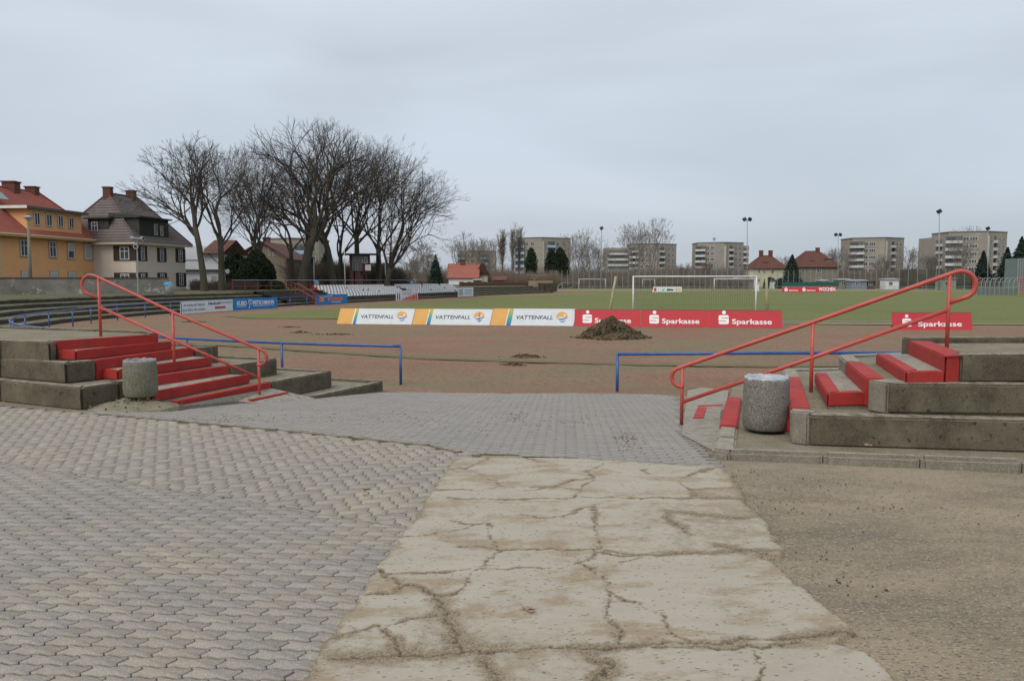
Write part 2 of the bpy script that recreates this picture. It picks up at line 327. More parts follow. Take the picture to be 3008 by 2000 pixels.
def pavers(name, polygon, rot, herring, m, zf=None, cut=None, asp=1.0):
    xs = [p[0] for p in polygon]; ys = [p[1] for p in polygon]; cx, cy = (min(xs) + max(xs)) / 2, (min(ys) + max(ys)) / 2
    rad = math.hypot(max(xs) - min(xs), max(ys) - min(ys)) / 2 + .5; n = int(rad / UP / asp) + 2; ca, sa = math.cos(rot), math.sin(rot)
    I, J = np.meshgrid(np.arange(-n, n), np.arange(-n, n)); I = I.ravel(); J = J.ravel(); VV = []; FF = []; TT = []; caps = []; base = 0
    for hor in ((True, False) if herring else (True,)):
        sel = ((I - J) % 4 == (0 if hor else 3)) if herring else ((I + J) % 2 == 0)
        bx, by = I[sel] * UP, J[sel] * UP * asp; hx, hy = (UP, UP * asp / 2) if hor else (UP / 2, UP)
        wx, wy = cx + (bx + hx) * ca - (by + hy) * sa, cy + (bx + hx) * sa + (by + hy) * ca
        ok = poly_in(wx, wy, polygon); bx, by = bx[ok], by[ok]; k = len(bx)
        tv, tq, tc_ = (TB if asp == 1 else TB8)[hor]; v = np.repeat(tv[None], k, 0).copy()
        til = RNG.normal(0, .005, (k, 2)); dz = RNG.normal(0, .0009, k)
        v[:, :, 2] += dz[:, None] + (v[:, :, 0] - hx) * til[:, :1] + (v[:, :, 1] - hy) * til[:, 1:]
        X = bx[:, None] + v[:, :, 0]; Y = by[:, None] + v[:, :, 1]
        v[:, :, 0], v[:, :, 1] = cx + X * ca - Y * sa, cy + X * sa + Y * ca
        if zf: v[:, :, 2] += zf(v[:, :, 0], v[:, :, 1])
        nv = v.shape[1]; offs = base + np.arange(k) * nv
        FF.append((tq[None] + offs[:, None, None]).reshape(-1, 4)); caps.append(tc_[None] + offs[:, None]); base += k * nv
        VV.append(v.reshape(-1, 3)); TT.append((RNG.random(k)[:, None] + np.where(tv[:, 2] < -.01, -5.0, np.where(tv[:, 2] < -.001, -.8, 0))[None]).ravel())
    v = np.concatenate(VV); q = np.concatenate(FF); cap = np.concatenate(caps); nc = cap.shape[1]
    me = bpy.data.meshes.new(name); me.vertices.add(len(v)); me.vertices.foreach_set('co', v.astype('f').ravel())
    li = np.concatenate([q.ravel(), cap.ravel()]); me.loops.add(len(li)); me.loops.foreach_set('vertex_index', li.astype('i'))
    tot = np.concatenate([np.full(len(q), 4), np.full(len(cap), nc)]); st = np.concatenate([[0], np.cumsum(tot)[:-1]])
    me.polygons.add(len(tot)); me.polygons.foreach_set('loop_start', st.astype('i')); me.polygons.foreach_set('loop_total', tot.astype('i')); me.update(calc_edges=True)
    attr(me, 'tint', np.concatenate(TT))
    if cut:
        bm = bmesh.new(); bm.from_mesh(me)
        for co, no in cut: bmesh.ops.bisect_plane(bm, geom=bm.verts[:] + bm.edges[:] + bm.faces[:], plane_co=co, plane_no=no, clear_outer=True)
        bm.to_mesh(me); bm.free()
    return struct(link_mesh(name, me, m, shift=False))
PK = dict(rough=.8, bump=.002, bscale=200, speck=(.19, .175, .155), sscale=200, slo=.12, speck2=(.40, .37, .33))
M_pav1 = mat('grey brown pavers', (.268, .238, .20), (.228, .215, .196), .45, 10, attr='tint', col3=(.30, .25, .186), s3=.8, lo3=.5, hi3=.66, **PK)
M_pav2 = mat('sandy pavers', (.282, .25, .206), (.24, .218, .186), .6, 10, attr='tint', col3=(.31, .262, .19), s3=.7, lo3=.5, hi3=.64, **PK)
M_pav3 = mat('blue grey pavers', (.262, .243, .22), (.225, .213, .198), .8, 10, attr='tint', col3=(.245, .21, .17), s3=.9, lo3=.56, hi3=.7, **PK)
A1, B1 = G(0, 1359), G(1167, 1544); u1 = (B1 - A1).normalized(); n1 = Vector((-u1.y, u1.x, 0))
cl = [G(*[c * 1.2757 for c in p]) for p in [(1062, 1040), (1000, 1120), (950, 1200), (865, 1310), (825, 1370), (740, 1490), (690, 1568)]]
clx = [(p.x + .2, p.y) for p in cl]; end = cl[-1] + (cl[-1] - cl[-2]) * 4
zone1 = [tuple((A1 - u1 * 9 + n1 * .16)[:2]), tuple((B1 + u1 * .3 + n1 * .16)[:2])] + [p for p in clx if p[1] < B1.y] + [(end.x + .2, end.y), (-9, end.y)]
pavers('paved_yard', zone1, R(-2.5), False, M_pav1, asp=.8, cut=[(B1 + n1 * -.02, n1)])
b0 = BL[1] + (BL[1] - BL[2]).normalized() * 9
zone2 = [(b0.x, b0.y), tuple(BL[1][:2]), tuple(BL[3][:2]), tuple(BL[4][:2])] + [p for p in clx if p[1] > B1.y] + [tuple((B1 + u1 * .3 - n1 * .16)[:2]), tuple((A1 - u1 * 9 - n1 * .16)[:2])]
ub = (BL[2] - BL[1]).normalized(); nb = Vector((-ub.y, ub.x, 0))
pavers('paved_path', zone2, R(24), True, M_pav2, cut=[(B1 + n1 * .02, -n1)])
m = MB()
for a, b, zf_ in ((A1 - u1 * 9, B1 + u1 * .1, None),):
    for k in range(24):
        p, q = a.lerp(b, k / 24 + .0006), a.lerp(b, (k + 1) / 24 - .0006); m.box(((p + q) / 2) + V(0, 0, -.006), ((q - p).length, .035, .014), rz=math.atan2(u1.y, u1.x))
struct(m.build('paving_edge_strip', M_conctop, bevel=.004))
m = MB()
for a, b in ((BL[1] - ub * .2, BL[2]), (BL[2], BL[3]), (BL[3], BL[4])):
    n_ = max(1, int((b - a).length / .98)); d = (b - a).normalized()
    for k in range(n_):
        p, q = a.lerp(b, k / n_) + d * .005, a.lerp(b, (k + 1) / n_) - d * .005
        m.box(((p + q) / 2) + V(0, 0, -.02), ((q - p).length, .075, .056), rz=math.atan2(d.y, d.x))
struct(m.build('ramp_edge_kerb', M_conc, bevel=.008))
rt = [G(2092, 1368), G(2086, 1322), G(2000, 1262, -.1), G(2010, 1235, -.15), G(1990, 1165, -.45)]
ramp_poly = [tuple((BL[1] - ub * .3 + nb * .03)[:2]), tuple((BL[2] + nb * .04)[:2]), tuple((BL[3] + nb * .04)[:2]), tuple((BL[4] + nb * .04)[:2])] + [tuple(p[:2]) for p in rt] + [(2.4, 14.6), (-2.5, 14.8), (-4.6, 12.3), (-5.4, 10.2)]
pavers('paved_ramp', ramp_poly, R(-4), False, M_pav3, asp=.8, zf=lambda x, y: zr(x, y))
v, f = grid_mesh(np.linspace(-12, 4, 161), np.linspace(0, 15.2, 153), lambda X, Y: zr(X, Y) - .0072); fc = v[f].mean(1)
ok_ = poly_in(fc[:, 0], fc[:, 1], zone1) | poly_in(fc[:, 0], fc[:, 1], zone2) | poly_in(fc[:, 0], fc[:, 1], ramp_poly)
struct(link_mesh('paving_bed', np_mesh('paving_bed', v, f[ok_]), mat('dark joint grit', (.085, .068, .048), (.14, .115, .082), 2.5, 10, rough=1), shift=False))

# ------------------------------------------------------------ broken concrete path
def ZC(pts): return [G(1000 + .59347 * x, 1250 + .59347 * y) for x, y in pts]
cracks = [(1.6, [(-40, 1170), (150, 1165), (270, 1155), (570, 1140), (1000, 1120), (1390, 1105), (1700, 1090), (2030, 1070), (2359, 1050), (2700, 1035)]),
 (1.1, [(1390, 1110), (1700, 1120), (2050, 1100), (2300, 1080)]), (.8, [(590, 610), (770, 620), (1280, 625), (1500, 650), (1560, 650), (1730, 635), (1900, 632), (2050, 628), (2210, 630)]),
 (.9, [(540, 360), (600, 370), (770, 372), (1150, 365), (1600, 365), (1720, 372), (1850, 362), (2015, 372)]), (.9, [(450, 235), (540, 220), (620, 215), (690, 245), (760, 280), (790, 308), (880, 315), (1060, 305), (1140, 275), (1240, 268)]),
 (.7, [(1325, 168), (1290, 200), (1220, 232), (1250, 270), (1200, 310), (1178, 362)]), (.7, [(640, 215), (700, 180), (760, 155), (870, 152), (1060, 200)]), (.6, [(590, 160), (700, 142), (780, 130)]),
 (.7, [(1850, 215), (1750, 240), (1680, 265), (1610, 265), (1540, 245), (1500, 225)]), (.7, [(1670, 275), (1700, 305), (1740, 325), (1850, 316), (1980, 318)]), (.7, [(1740, 325), (1772, 360)]),
 (1., [(1620, 435), (1800, 450), (1950, 465), (2090, 455)]), (.7, [(1610, 440), (1640, 490), (1700, 520), (1735, 552)]), (.8, [(1850, 600), (1920, 615), (2010, 634)]),
 (.6, [(1250, 400), (1262, 470), (1258, 560), (1285, 620), (1240, 650), (1190, 690)]), (.9, [(1190, 690), (1250, 740), (1300, 790), (1330, 835), (1340, 920), (1345, 1000), (1385, 1080), (1392, 1108)]),
 (.9, [(1330, 835), (1380, 850), (1440, 880), (1500, 895), (1520, 920), (1590, 960), (1620, 1020), (1700, 1060), (1780, 1085)]), (.8, [(150, 690), (170, 705), (220, 745), (380, 742), (500, 738), (600, 730), (690, 720), (830, 715), (1130, 712), (1190, 690)]),
 (.7, [(220, 750), (300, 785), (320, 800), (260, 835), (120, 850)]), (1.1, [(320, 800), (400, 820), (450, 855), (500, 860), (560, 850), (610, 820), (625, 780), (690, 720)]),
 (1.3, [(450, 870), (510, 890), (545, 920), (540, 980), (560, 1060), (570, 1100), (640, 1135)]), (1.1, [(-60, 1060), (0, 1050), (120, 1010), (170, 1000), (240, 1050), (255, 1100), (275, 1155)]), (.7, [(170, 1005), (300, 985), (420, 965), (510, 935)]),
 (.5, [(730, 480), (740, 540), (760, 600), (770, 630), (700, 705)]), (.6, [(290, 565), (400, 555), (540, 530), (620, 515), (700, 490)]), (.5, [(870, 450), (980, 465), (1100, 455), (1180, 430), (1290, 390)]),
 (.5, [(920, 330), (1000, 315), (1100, 310), (1180, 322)]), (.9, [(440, 325), (600, 325), (700, 330), (790, 310)]), (.7, [(1280, 640), (1380, 650), (1500, 652)]), (.5, [(1390, 690), (1500, 660)]),
 (1.2, [(720, 1160), (740, 1220), (760, 1290)]), (1., [(1250, 1160), (1330, 1200), (1290, 1290)]), (.5, [(2040, 1130), (2100, 1200), (2060, 1280)]), (.5, [(560, 480), (690, 500)]), (.5, [(2050, 635), (2150, 650), (2210, 680)])]
cr_ = [G(x * 1.2757, y * 1.2757) for x, y in [(1642, 1072), (1690, 1092), (1725, 1160), (1770, 1208), (1809, 1268), (1811, 1284), (1760, 1284), (1800, 1312), (1835, 1345), (1868, 1362), (1905, 1400), (1975, 1462), (1965, 1472), (1935, 1487), (1990, 1500), (2040, 1530), (2072, 1570)]]
ce = cr_[-1] + (cr_[-1] - cr_[-2]) * 6
outline = [(p.x, p.y) for p in cl] + [(end.x, end.y), (ce.x, end.y)] + [(ce.x, ce.y)] + [(p.x, p.y) for p in reversed(cr_)] + [tuple((BL[5] - V(0, .03, 0))[:2])] + [tuple((BL[4] - V(0, .06, 0))[:2])]
Ys = np.concatenate([np.linspace(.9, 3.0, 60), 3.02 * 1.0030 ** np.arange(1, 285)]); Us = np.linspace(-.62, .62, 470)
YY, UU = np.meshgrid(Ys, Us, indexing='ij'); XX = UU * np.maximum(YY, 2.2) + .1
n_, m_ = XX.shape; X = XX.ravel() ; Y = YY.ravel()
def seg_dist(X, Y, pl, closed=False):
    d = np.full(len(X), 9.); k = len(pl)
    for i in range(k if closed else k - 1):
        ax, ay = pl[i][:2]; bx, by = pl[(i + 1) % k][:2]; dx, dy = bx - ax, by - ay
        t = np.clip(((X - ax) * dx + (Y - ay) * dy) / (dx * dx + dy * dy + 1e-9), 0, 1); d = np.minimum(d, np.hypot(X - ax - t * dx, Y - ay - t * dy))
    return d
jx = (smooth_noise(X, Y, 7, 1) - .5) * .10 + (smooth_noise(X, Y, 40, 11, 2) - .5) * .045; jy = (smooth_noise(X, Y, 7, 2) - .5) * .10 + (smooth_noise(X, Y, 40, 12, 2) - .5) * .025
sd_ = seg_dist(X + jx * .8, Y + jy * .8, outline, True) * np.where(poly_in(X + jx * .8, Y + jy * .8, outline), 1, -1)
crack = np.zeros_like(X); dirt = np.zeros_like(X); wn = smooth_noise(X, Y, 3, 21)
for wd, pl in cracks:
    d = seg_dist(X + jx, Y + jy, ZC(pl)); ww = wd * (.0026 + .006 * np.clip(wn - .35, 0, 1))
    crack = np.maximum(crack, np.exp(-(d / ww) ** 2)); dirt = np.maximum(dirt, np.exp(-d / (.012 * wd + .030 * wd * wn)) * np.clip(wn * 2.4 - .2, 0, 1))
ed = np.exp(-np.clip(sd_, 0, 9) / .035); dirt = np.maximum(dirt, ed * .8)
big = smooth_noise(X, Y, 1.1, 31, 5); fine = smooth_noise(X, Y, 60, 41, 2)
dirt = np.clip(dirt * .85 + np.clip((big - .5) * 1.5, 0, .30), 0, 1)
Z = -.014 + .030 * np.clip(sd_ / .02, 0, 1) - .013 * crack - .004 * dirt + .004 * (smooth_noise(X, Y, 2, 8) - .5)
# plates sit at slightly different heights across the big joints
Z += .008 * ((smooth_noise(X, Y, .8, 77, 1) > .5) * 1.0)  * 0
i = np.arange(n_ * m_).reshape(n_, m_); f = np.stack([i[:-1, :-1], i[:-1, 1:], i[1:, 1:], i[1:, :-1]], -1).reshape(-1, 4)
keep = (sd_[f] > -.012).all(1); f = f[keep]; used = np.unique(f); rm = np.full(len(X), -1); rm[used] = np.arange(len(used))
me = np_mesh('concrete_path', np.stack([X, Y, Z], 1)[used], rm[f]); attr(me, 'crack', crack[used]); attr(me, 'dirt', dirt[used])
M_slab = mat('cracked pale concrete', (.385, .35, .285), (.335, .30, .24), 3.0, 12, rough=.92, bump=.004, bscale=120, col3=(.285, .225, .15), s3=2.2, lo3=.5, hi3=.59, stretch=(.7, 1.5, 1), speck=(.15, .125, .095), sscale=95, slo=.03, speck2=(.40, .36, .29))
nt = M_slab.node_tree; bs = nt.nodes['Principled BSDF']; prev = bs.inputs['Base Color'].links[0].from_socket
g_ = nt.nodes.new('ShaderNodeNewGeometry'); dn = nt.nodes.new('ShaderNodeTexNoise'); dn.inputs['Scale'].default_value = 16; dn.inputs['Detail'].default_value = 9; dn.inputs['Roughness'].default_value = .75; nt.links.new(g_.outputs['Position'], dn.inputs[0])
da = nt.nodes.new('ShaderNodeAttribute'); da.attribute_name = 'dirt'; ma = nt.nodes.new('ShaderNodeMath'); ma.operation = 'MULTIPLY_ADD'; ma.inputs[1].default_value = 1.0; nt.links.new(da.outputs['Fac'], ma.inputs[0]); nt.links.new(dn.outputs[0], ma.inputs[2])
mr_ = nt.nodes.new('ShaderNodeMapRange'); mr_.inputs[1].default_value = .72; mr_.inputs[2].default_value = 1.02; nt.links.new(ma.outputs[0], mr_.inputs[0])
dm = nt.nodes.new('ShaderNodeMix'); dm.data_type = 'RGBA'; nt.links.new(mr_.outputs[0], dm.inputs[0]); nt.links.new(prev, dm.inputs[6])
dc = nt.nodes.new('ShaderNodeValToRGB'); dc.color_ramp.elements[0].position = .35; dc.color_ramp.elements[0].color = (.15, .115, .073, 1); dc.color_ramp.elements[1].position = .62; dc.color_ramp.elements[1].color = (.275, .225, .155, 1)
dn2 = nt.nodes.new('ShaderNodeTexNoise'); dn2.inputs['Scale'].default_value = 90; dn2.inputs['Detail'].default_value = 4; nt.links.new(g_.outputs['Position'], dn2.inputs[0]); nt.links.new(dn2.outputs[0], dc.inputs[0]); nt.links.new(dc.outputs[0], dm.inputs[7]); prev = dm.outputs[2]
x = nt.nodes.new('ShaderNodeMix'); x.data_type = 'RGBA'; x.inputs[7].default_value = (.07, .055, .038, 1); a = nt.nodes.new('ShaderNodeAttribute'); a.attribute_name = 'crack'
nt.links.new(prev, x.inputs[6]); nt.links.new(a.outputs['Fac'], x.inputs[0]); nt.links.new(x.outputs[2], bs.inputs['Base Color'])
struct(link_mesh('concrete_path', me, M_slab, smooth=False, shift=False))

# ------------------------------------------------------------ stepped terraces and stairs at the entrance
def offset_in(pl, w_):
    """points shifted to the left-hand side by w_ with mitres (open polyline)"""
    out_ = []; k = len(pl)
    for i in range(k):
        d0 = (pl[i] - pl[i - 1]).to_2d().normalized() if i > 0 else None; d1 = (pl[i + 1] - pl[i]).to_2d().normalized() if i < k - 1 else None
        if d0 is None: d0 = d1
        if d1 is None: d1 = d0
        n0 = Vector((-d0.y, d0.x)); n1_ = Vector((-d1.y, d1.x)); b = (n0 + n1_).normalized(); s_ = w_ / max(.45, b.dot(n0))
        out_.append(V(pl[i].x + b.x * s_, pl[i].y + b.y * s_, pl[i].z))
    return out_
def chain(parent, pl, zt, h, w_, m, name='block', L0=1.3, slope=None, bevel=.018, first=None):
    """row of kerb blocks along the polyline; every block is its own part"""
    pl = [Vector(p) for p in pl]; inn = offset_in(pl, w_)
    for i in range(len(pl) - 1):
        a, b, c, d = pl[i], pl[i + 1], inn[i + 1], inn[i]; ln = (b - a).length; k = max(1, round(ln / L0))
        for j in range(k):
            t0, t1 = j / k, (j + 1) / k; g = .006 / ln if ln > .1 else 0; t0 += g; t1 -= g
            q = [a.lerp(b, t0), a.lerp(b, t1), d.lerp(c, t1), d.lerp(c, t0)]; dz = random.uniform(-.006, .006) if zt is not None else 0
            mb = MB(); zz = [(zt if zt is not None else p.z) + dz for p in q]; mb.prism(q, [z - h for z in zz], zz)
            mb.build(name, m, parent, bevel=min(bevel, ln / 3), recalc=True)
def up(p, q, k): return p + (p - q).normalized() * k
# left side
z3, z2, z1, z0_ = .78, .52, .26, .0
a3, b3, n3, f3 = G(0, 1000, z3), G(145, 1005, z3), G(166, 1002, z3), G(465, 982, z3); l3 = up(a3, b3, 9)
a2, b2, n2, f2, q2 = G(0, 1053, z2), G(192, 1067, z2), G(282, 1059, z2), G(569, 1021, z2), G(642, 1017, z2); l2 = up(a2, b2, 9)
m1 = G(447, 1106, z1)
a1, b1_, n1p, f1, q1 = G(0, 1117, z1), G(238, 1138, z1), G(349, 1122, z1), G(674, 1074, z1), G(815, 1054, z1); l1 = up(a1, b1_, 9)
k0, n0, f0, q0 = G(395, 1203, -.02), G(517, 1179, 0), G(797, 1122, 0), G(975, 1090, 0)
q9, k9 = G(1126, 1120, -.27), G(900, 1168, -.27)
iv = V(-1, .42, 0).normalized()
TL = thing('stepped_terrace', 'low mossy concrete terrace of stacked blocks on the left of the ramp', 'terrace', (-7, 12, 0))
ig = [G(0, 960, z3), G(300, 970, z3), G(440, 975, z3)]
m = MB()
def inset(pl, d):
    k = len(pl); ar = sum(pl[i].x * pl[(i + 1) % k].y - pl[(i + 1) % k].x * pl[i].y for i in range(k)); sg = 1 if ar > 0 else -1; o_ = []
    for i in range(k):
        a, b, c = pl[i - 1].to_2d(), pl[i].to_2d(), pl[(i + 1) % k].to_2d(); d0, d1 = (b - a).normalized(), (c - b).normalized()
        n0_, n1_ = Vector((-d0.y, d0.x)) * sg, Vector((-d1.y, d1.x)) * sg; bb = n0_ + n1_
        if bb.length < .2: bb = n0_
        bb.normalize(); o_.append(b + bb * (d / max(.5, bb.dot(n0_))))
    return o_
def tierfill(m, outl, z, bot=-.66): m.prism(inset(outl, .035), bot, z)
tierfill(m, [l3, a3, b3, n3, f3, ig[2], ig[1], ig[0], up(ig[0], ig[1], 9)], z3 - .015)
tierfill(m, [up(l2, a2, 0), a2, b2, n2, f2, q2, q2 + iv * 2.5 + V(0, .1, 0), V(-12, 15.2, 0), V(-18, 17, 0)], z2 - .02)
tierfill(m, [l1, a1, b1_, n1p, m1, f1, q1, q1 + iv * 4, V(-12, 15.6, 0), V(-18, 17.4, 0)], z1 - .022)
tierfill(m, [V(-6.2, 10.9, 0), k0 + V(.05, .1, 0), n0, f0, q0, q0 + iv * 5, V(-12, 16, 0)], -.022)
tierfill(m, [f0 + V(0, .1, 0), G(800, 1180, -.27), k9, q9, q9 + iv * 5, V(-9, 15, 0)], -.30)
m.build('gravel_infill', M_fill, TL)
chain(TL, [l3, a3, b3, n3], z3, .30, .2, M_conc); chain(TL, [l2, a2, b2, n2], z2, .28, .2, M_conc); chain(TL, [l1, a1, b1_, n1p, m1], z1, .30, .2, M_conc)
chain(TL, [f2, q2], z2, .3, .2, M_conc); chain(TL, [f1, q1], z1, .3, .2, M_conc); chain(TL, [f0, q0], z0_, .3, .2, M_conc, L0=2); chain(TL, [k9, q9], -.27, .35, .17, M_conc, L0=2)
chain(TL, [f3, ig[2], ig[1], ig[0], up(ig[0], ig[1], 9)], z3 + .02, .3, .14, M_conc)
chain(TL, [q2, q2 + iv * 2.6], z2 + .01, .3, .12, M_conc); chain(TL, [q1, q1 + iv * 4], z1 + .01, .3, .12, M_conc); chain(TL, [q0, q0 + iv * 5], .01, .3, .12, M_conc); chain(TL, [q9, q9 + iv * 5], -.25, .3, .12, M_conc)
chain(TL, [k0, n0 + (k0 - n0).normalized() * .004], -.005, .3, .16, M_conc, L0=3)
SL = thing('stair_flight', 'flight of red painted steps climbing left from the ramp beside the left litter bin', 'stairs', (-5, 11.8, 0))
e2a, e2b, e2c = G(173, 1028, .655), G(222, 1030, .655), G(506, 1002, .655)
e4a, e4b, e4c = G(287, 1082, .39), G(345, 1087, .39), G(624, 1049, .39)
e6b, e6c = G(450, 1151, .13), G(735, 1099, .13)
def step(parent, outer, inner, zt, mtop=M_conctop, h=.14, rim=.085):
    chain(parent, outer, zt, h, rim, M_red, 'step', L0=4, bevel=.012)
    mb = MB(); mb.prism(inset([Vector(p) for p in outer + inner], .02), zt - h - .1, zt - .012); mb.build('tread', mtop, parent)
chain(SL, [n3, f3], z3, .30, .13, M_red, 'step', L0=4, bevel=.012)
step(SL, [e2a, e2b, e2c], [f3 + V(-.12, .05, 0), n3 + V(-.1, .05, 0)], .655)
chain(SL, [n2, f2], z2, .28, .13, M_red, 'step', L0=4, bevel=.012)
step(SL, [e4a, e4b, e4c], [f2 + V(-.12, .05, 0), n2 + V(-.1, .05, 0)], .39)
chain(SL, [m1, f1], z1, .28, .13, M_red, 'step', L0=4, bevel=.012)
step(SL, [e6b, e6c], [f1 + V(-.12, .05, 0), m1 + V(-.1, .05, 0)], .13)
chain(SL, [n0, f0], z0_, .3, .13, M_red, 'step', L0=4, bevel=.012)
s8a, s8b = G(735, 1176, -.17), G(850, 1152, -.17)
chain(SL, [s8a, s8b], -.17, .25, .14, M_red, 'step', L0=4, bevel=.01)
mb = MB(); lp = [G(500, 1200, -.05), G(700, 1185, -.2), G(765, 1190, -.25), G(930, 1166, -.27), G(850, 1152, -.2), f0]; mb.prism([(p.x, p.y) for p in lp], -.6, [-.03, -.16, -.235, -.30, -.2, -.1]); mb.build('landing', M_conctop, SL)
# right side
r3, r2, r1 = .89, .63, .33
c3f, c3l, f3r = G(2823, 1044, r3), G(2777, 1046, r3), G(2666, 1001, r3)
e3 = G(3008, 1043, r3); e3 = up(e3, c3f, 10)
c2f, c2l, f2r = G(2607, 1125, r2), G(2548, 1116, r2), G(2466, 1048, r2); e2 = up(G(3008, 1129, r2), c2f, 10)
c1f, c1l, f1r = G(2377, 1216, r1), G(2325, 1214, r1), G(2300, 1087, r1); c1l = G(2322, 1210, r1); e1 = up(G(3008, 1232, r1), c1f, 10)
k1, kf, kfar = G(2080, 1330, .02), G(2118, 1308, .03), G(2164, 1133, .0)
TR = thing('stepped_terrace', 'tall stained concrete terrace of stacked blocks on the right of the ramp', 'terrace', (6, 9, 0))
ir = V(1, .03, 0).normalized()
m = MB()
cop = [G(2666, 1001, r3), G(3008, 1000, r3)]; cop.append(up(cop[1], cop[0], 10))
tierfill(m, [c3l, c3f, e3, cop[2], cop[1], f3r], r3 - .03)
tierfill(m, [c2l, c2f, e2, V(e2.x, 12.0, 0), V(6, 11.0, 0), f2r], r2 - .02)
tierfill(m, [c1l, c1f, e1, V(e1.x, 12.6, 0), V(6, 11.8, 0), f1r], r1 - .025)
tierfill(m, [kf + V(-.03, .05, 0), G(2120, 1322, .02), G(3008, 1344, .06), V(12, 7, 0), V(14, 13, 0), V(6, 12.6, 0), kfar + V(0, .3, 0)], .012)
m.build('gravel_infill', M_fill, TR)
chain(TR, [c3f, up(c3f, c3f + (c3f - e3), 0) + (e3 - c3f)], r3, .28, .22, M_conc, L0=2.2)
chain(TR, [c2l, c2f], r2, .32, .3, M_conctop, L0=3, bevel=.02); chain(TR, [c2f, e2], r2 - .01, .3, .22, M_conc, L0=2.4, bevel=.02)
chain(TR, [c1l, c1f], r1, .32, .3, M_conctop, L0=3, bevel=.02); chain(TR, [c1f, e1], r1 - .01, .31, .22, M_conc, L0=2.4, bevel=.02)
chain(TR, [cop[2], cop[1], cop[0]], r3 + .035, .3, -.16, M_conc, L0=1.6)
x0_ = f2r.lerp(c2l, .25); chain(TR, [V(5.5, 10.9, 0), f2r + V(.12, .3, 0), f2r, x0_], r2, .3, .2, M_conctop, L0=1.6)
y0_ = f1r.lerp(c1l, .22); chain(TR, [V(6, 11.9, 0), f1r + V(.1, .25, 0), f1r, y0_], r1, .35, .2, M_conctop, L0=1.6)
ka, kb = G(2138, 1216, .0), G(2164, 1133, .0)
chain(TR, [V(6, 12.9, 0), kb + V(.05, .1, 0), kb, ka + V(0, .35, 0)], .0, .35, .17, M_conctop, L0=1.6)
chain(TR, [kf, k1 + V(.04, .1, 0), k1], .045, .2, .2, M_conctop, L0=.6, bevel=.03)
SR = thing('stair_flight', 'flight of red painted steps climbing right from the ramp behind the right litter bin', 'stairs', (3.2, 9, 0))
chain(SR, [f3r, c3l, c3f], r3 + .004, .30, .26, M_red, 'step', L0=4, bevel=.014)
g2a, g2b, g2c = G(2573, 1037, .742), G(2661, 1091, .738), G(2777, 1090, .738)
step(SR, [g2a, g2b, g2c], [c3l + V(.1, .1, 0), f3r + V(.1, 0, 0)], .74, rim=.15)
chain(SR, [x0_, c2l + (f2r - c2l).normalized() * .15], r2 + .004, .30, .2, M_red, 'step', L0=4, bevel=.014)
g4a, g4b, g4c = G(2393, 1094, .48), G(2430, 1155, .48), G(2543, 1152, .48)
step(SR, [g4a, g4b, g4c], [c2l + V(.1, .1, 0), f2r + V(.1, 0, 0)], .48, rim=.15)
chain(SR, [y0_, c1l + (f1r - c1l).normalized() * .22], r1 + .004, .30, .2, M_red, 'step', L0=4, bevel=.014)
chain(SR, [c1l.lerp(f1r, .06) + (c1f - c1l).normalized() * .004, c1l.lerp(f1r, .004) + (c1f - c1l).normalized() * .004], r1 + .002, .30, .2, M_conctop, 'step', L0=4)
g6a, g6b, g6c = G(2300, 1140, .18), G(2298, 1228, .18), G(2325, 1232, .18)
step(SR, [g6a, g6b, g6c], [c1l + V(.1, .1, 0), f1r + V(.1, 0, 0)], .18, rim=.12)
rs0, rs1 = G(2136, 1167, .05), G(2113, 1250, .05)
chain(TR, [rs1 + (rs1 - rs0).normalized() * .01, G(2099, 1316, .04)], .045, .25, .19, M_conctop, L0=.7, bevel=.02)
chain(SR, [rs0, rs1], .055, .25, .19, M_red, 'step', L0=4, bevel=.014)
def zt_(px, py, z=-.1):
    p = G(px, py, z)
    for _ in range(6): p = G(px, py, zr1(p.x, p.y) + .012)
    return p
la = [zt_(2003, 1275), zt_(2110, 1330), zt_(2118, 1310), zt_(2140, 1150), zt_(2060, 1140), zt_(2020, 1150)]
mb = MB(); mb.prism([(p.x, p.y) for p in la], -.6, [p.z + (.0, .0, .01, .02, .02, .02)[i] for i, p in enumerate(la)]); mb.build('landing', M_conctop, SR)
for pl in ([(2036, 1232), (2049, 1200), (2076, 1200), (2066, 1232)], [(2049, 1198), (2051, 1194), (2124, 1191), (2124, 1195)]):
    mb = MB(); q = [zt_(*p) for p in pl]; mb.prism([(p.x, p.y) for p in q], -.5, [p.z + .022 for p in q]); mb.build('red_marking', M_red, SR)
# long kerb at the foot of the right terrace
KR = thing('kerb_row', 'long weathered kerb along the foot of the right terrace', 'kerb', (5, 7, 0))
chain(KR, [G(2135, 1322, .05), G(2420, 1331, .055), G(3008, 1352, .07), up(G(3008, 1352, .07), G(2420, 1331, .055), 8)], None, .16, .12, M_conctop, L0=1.0, bevel=.035)

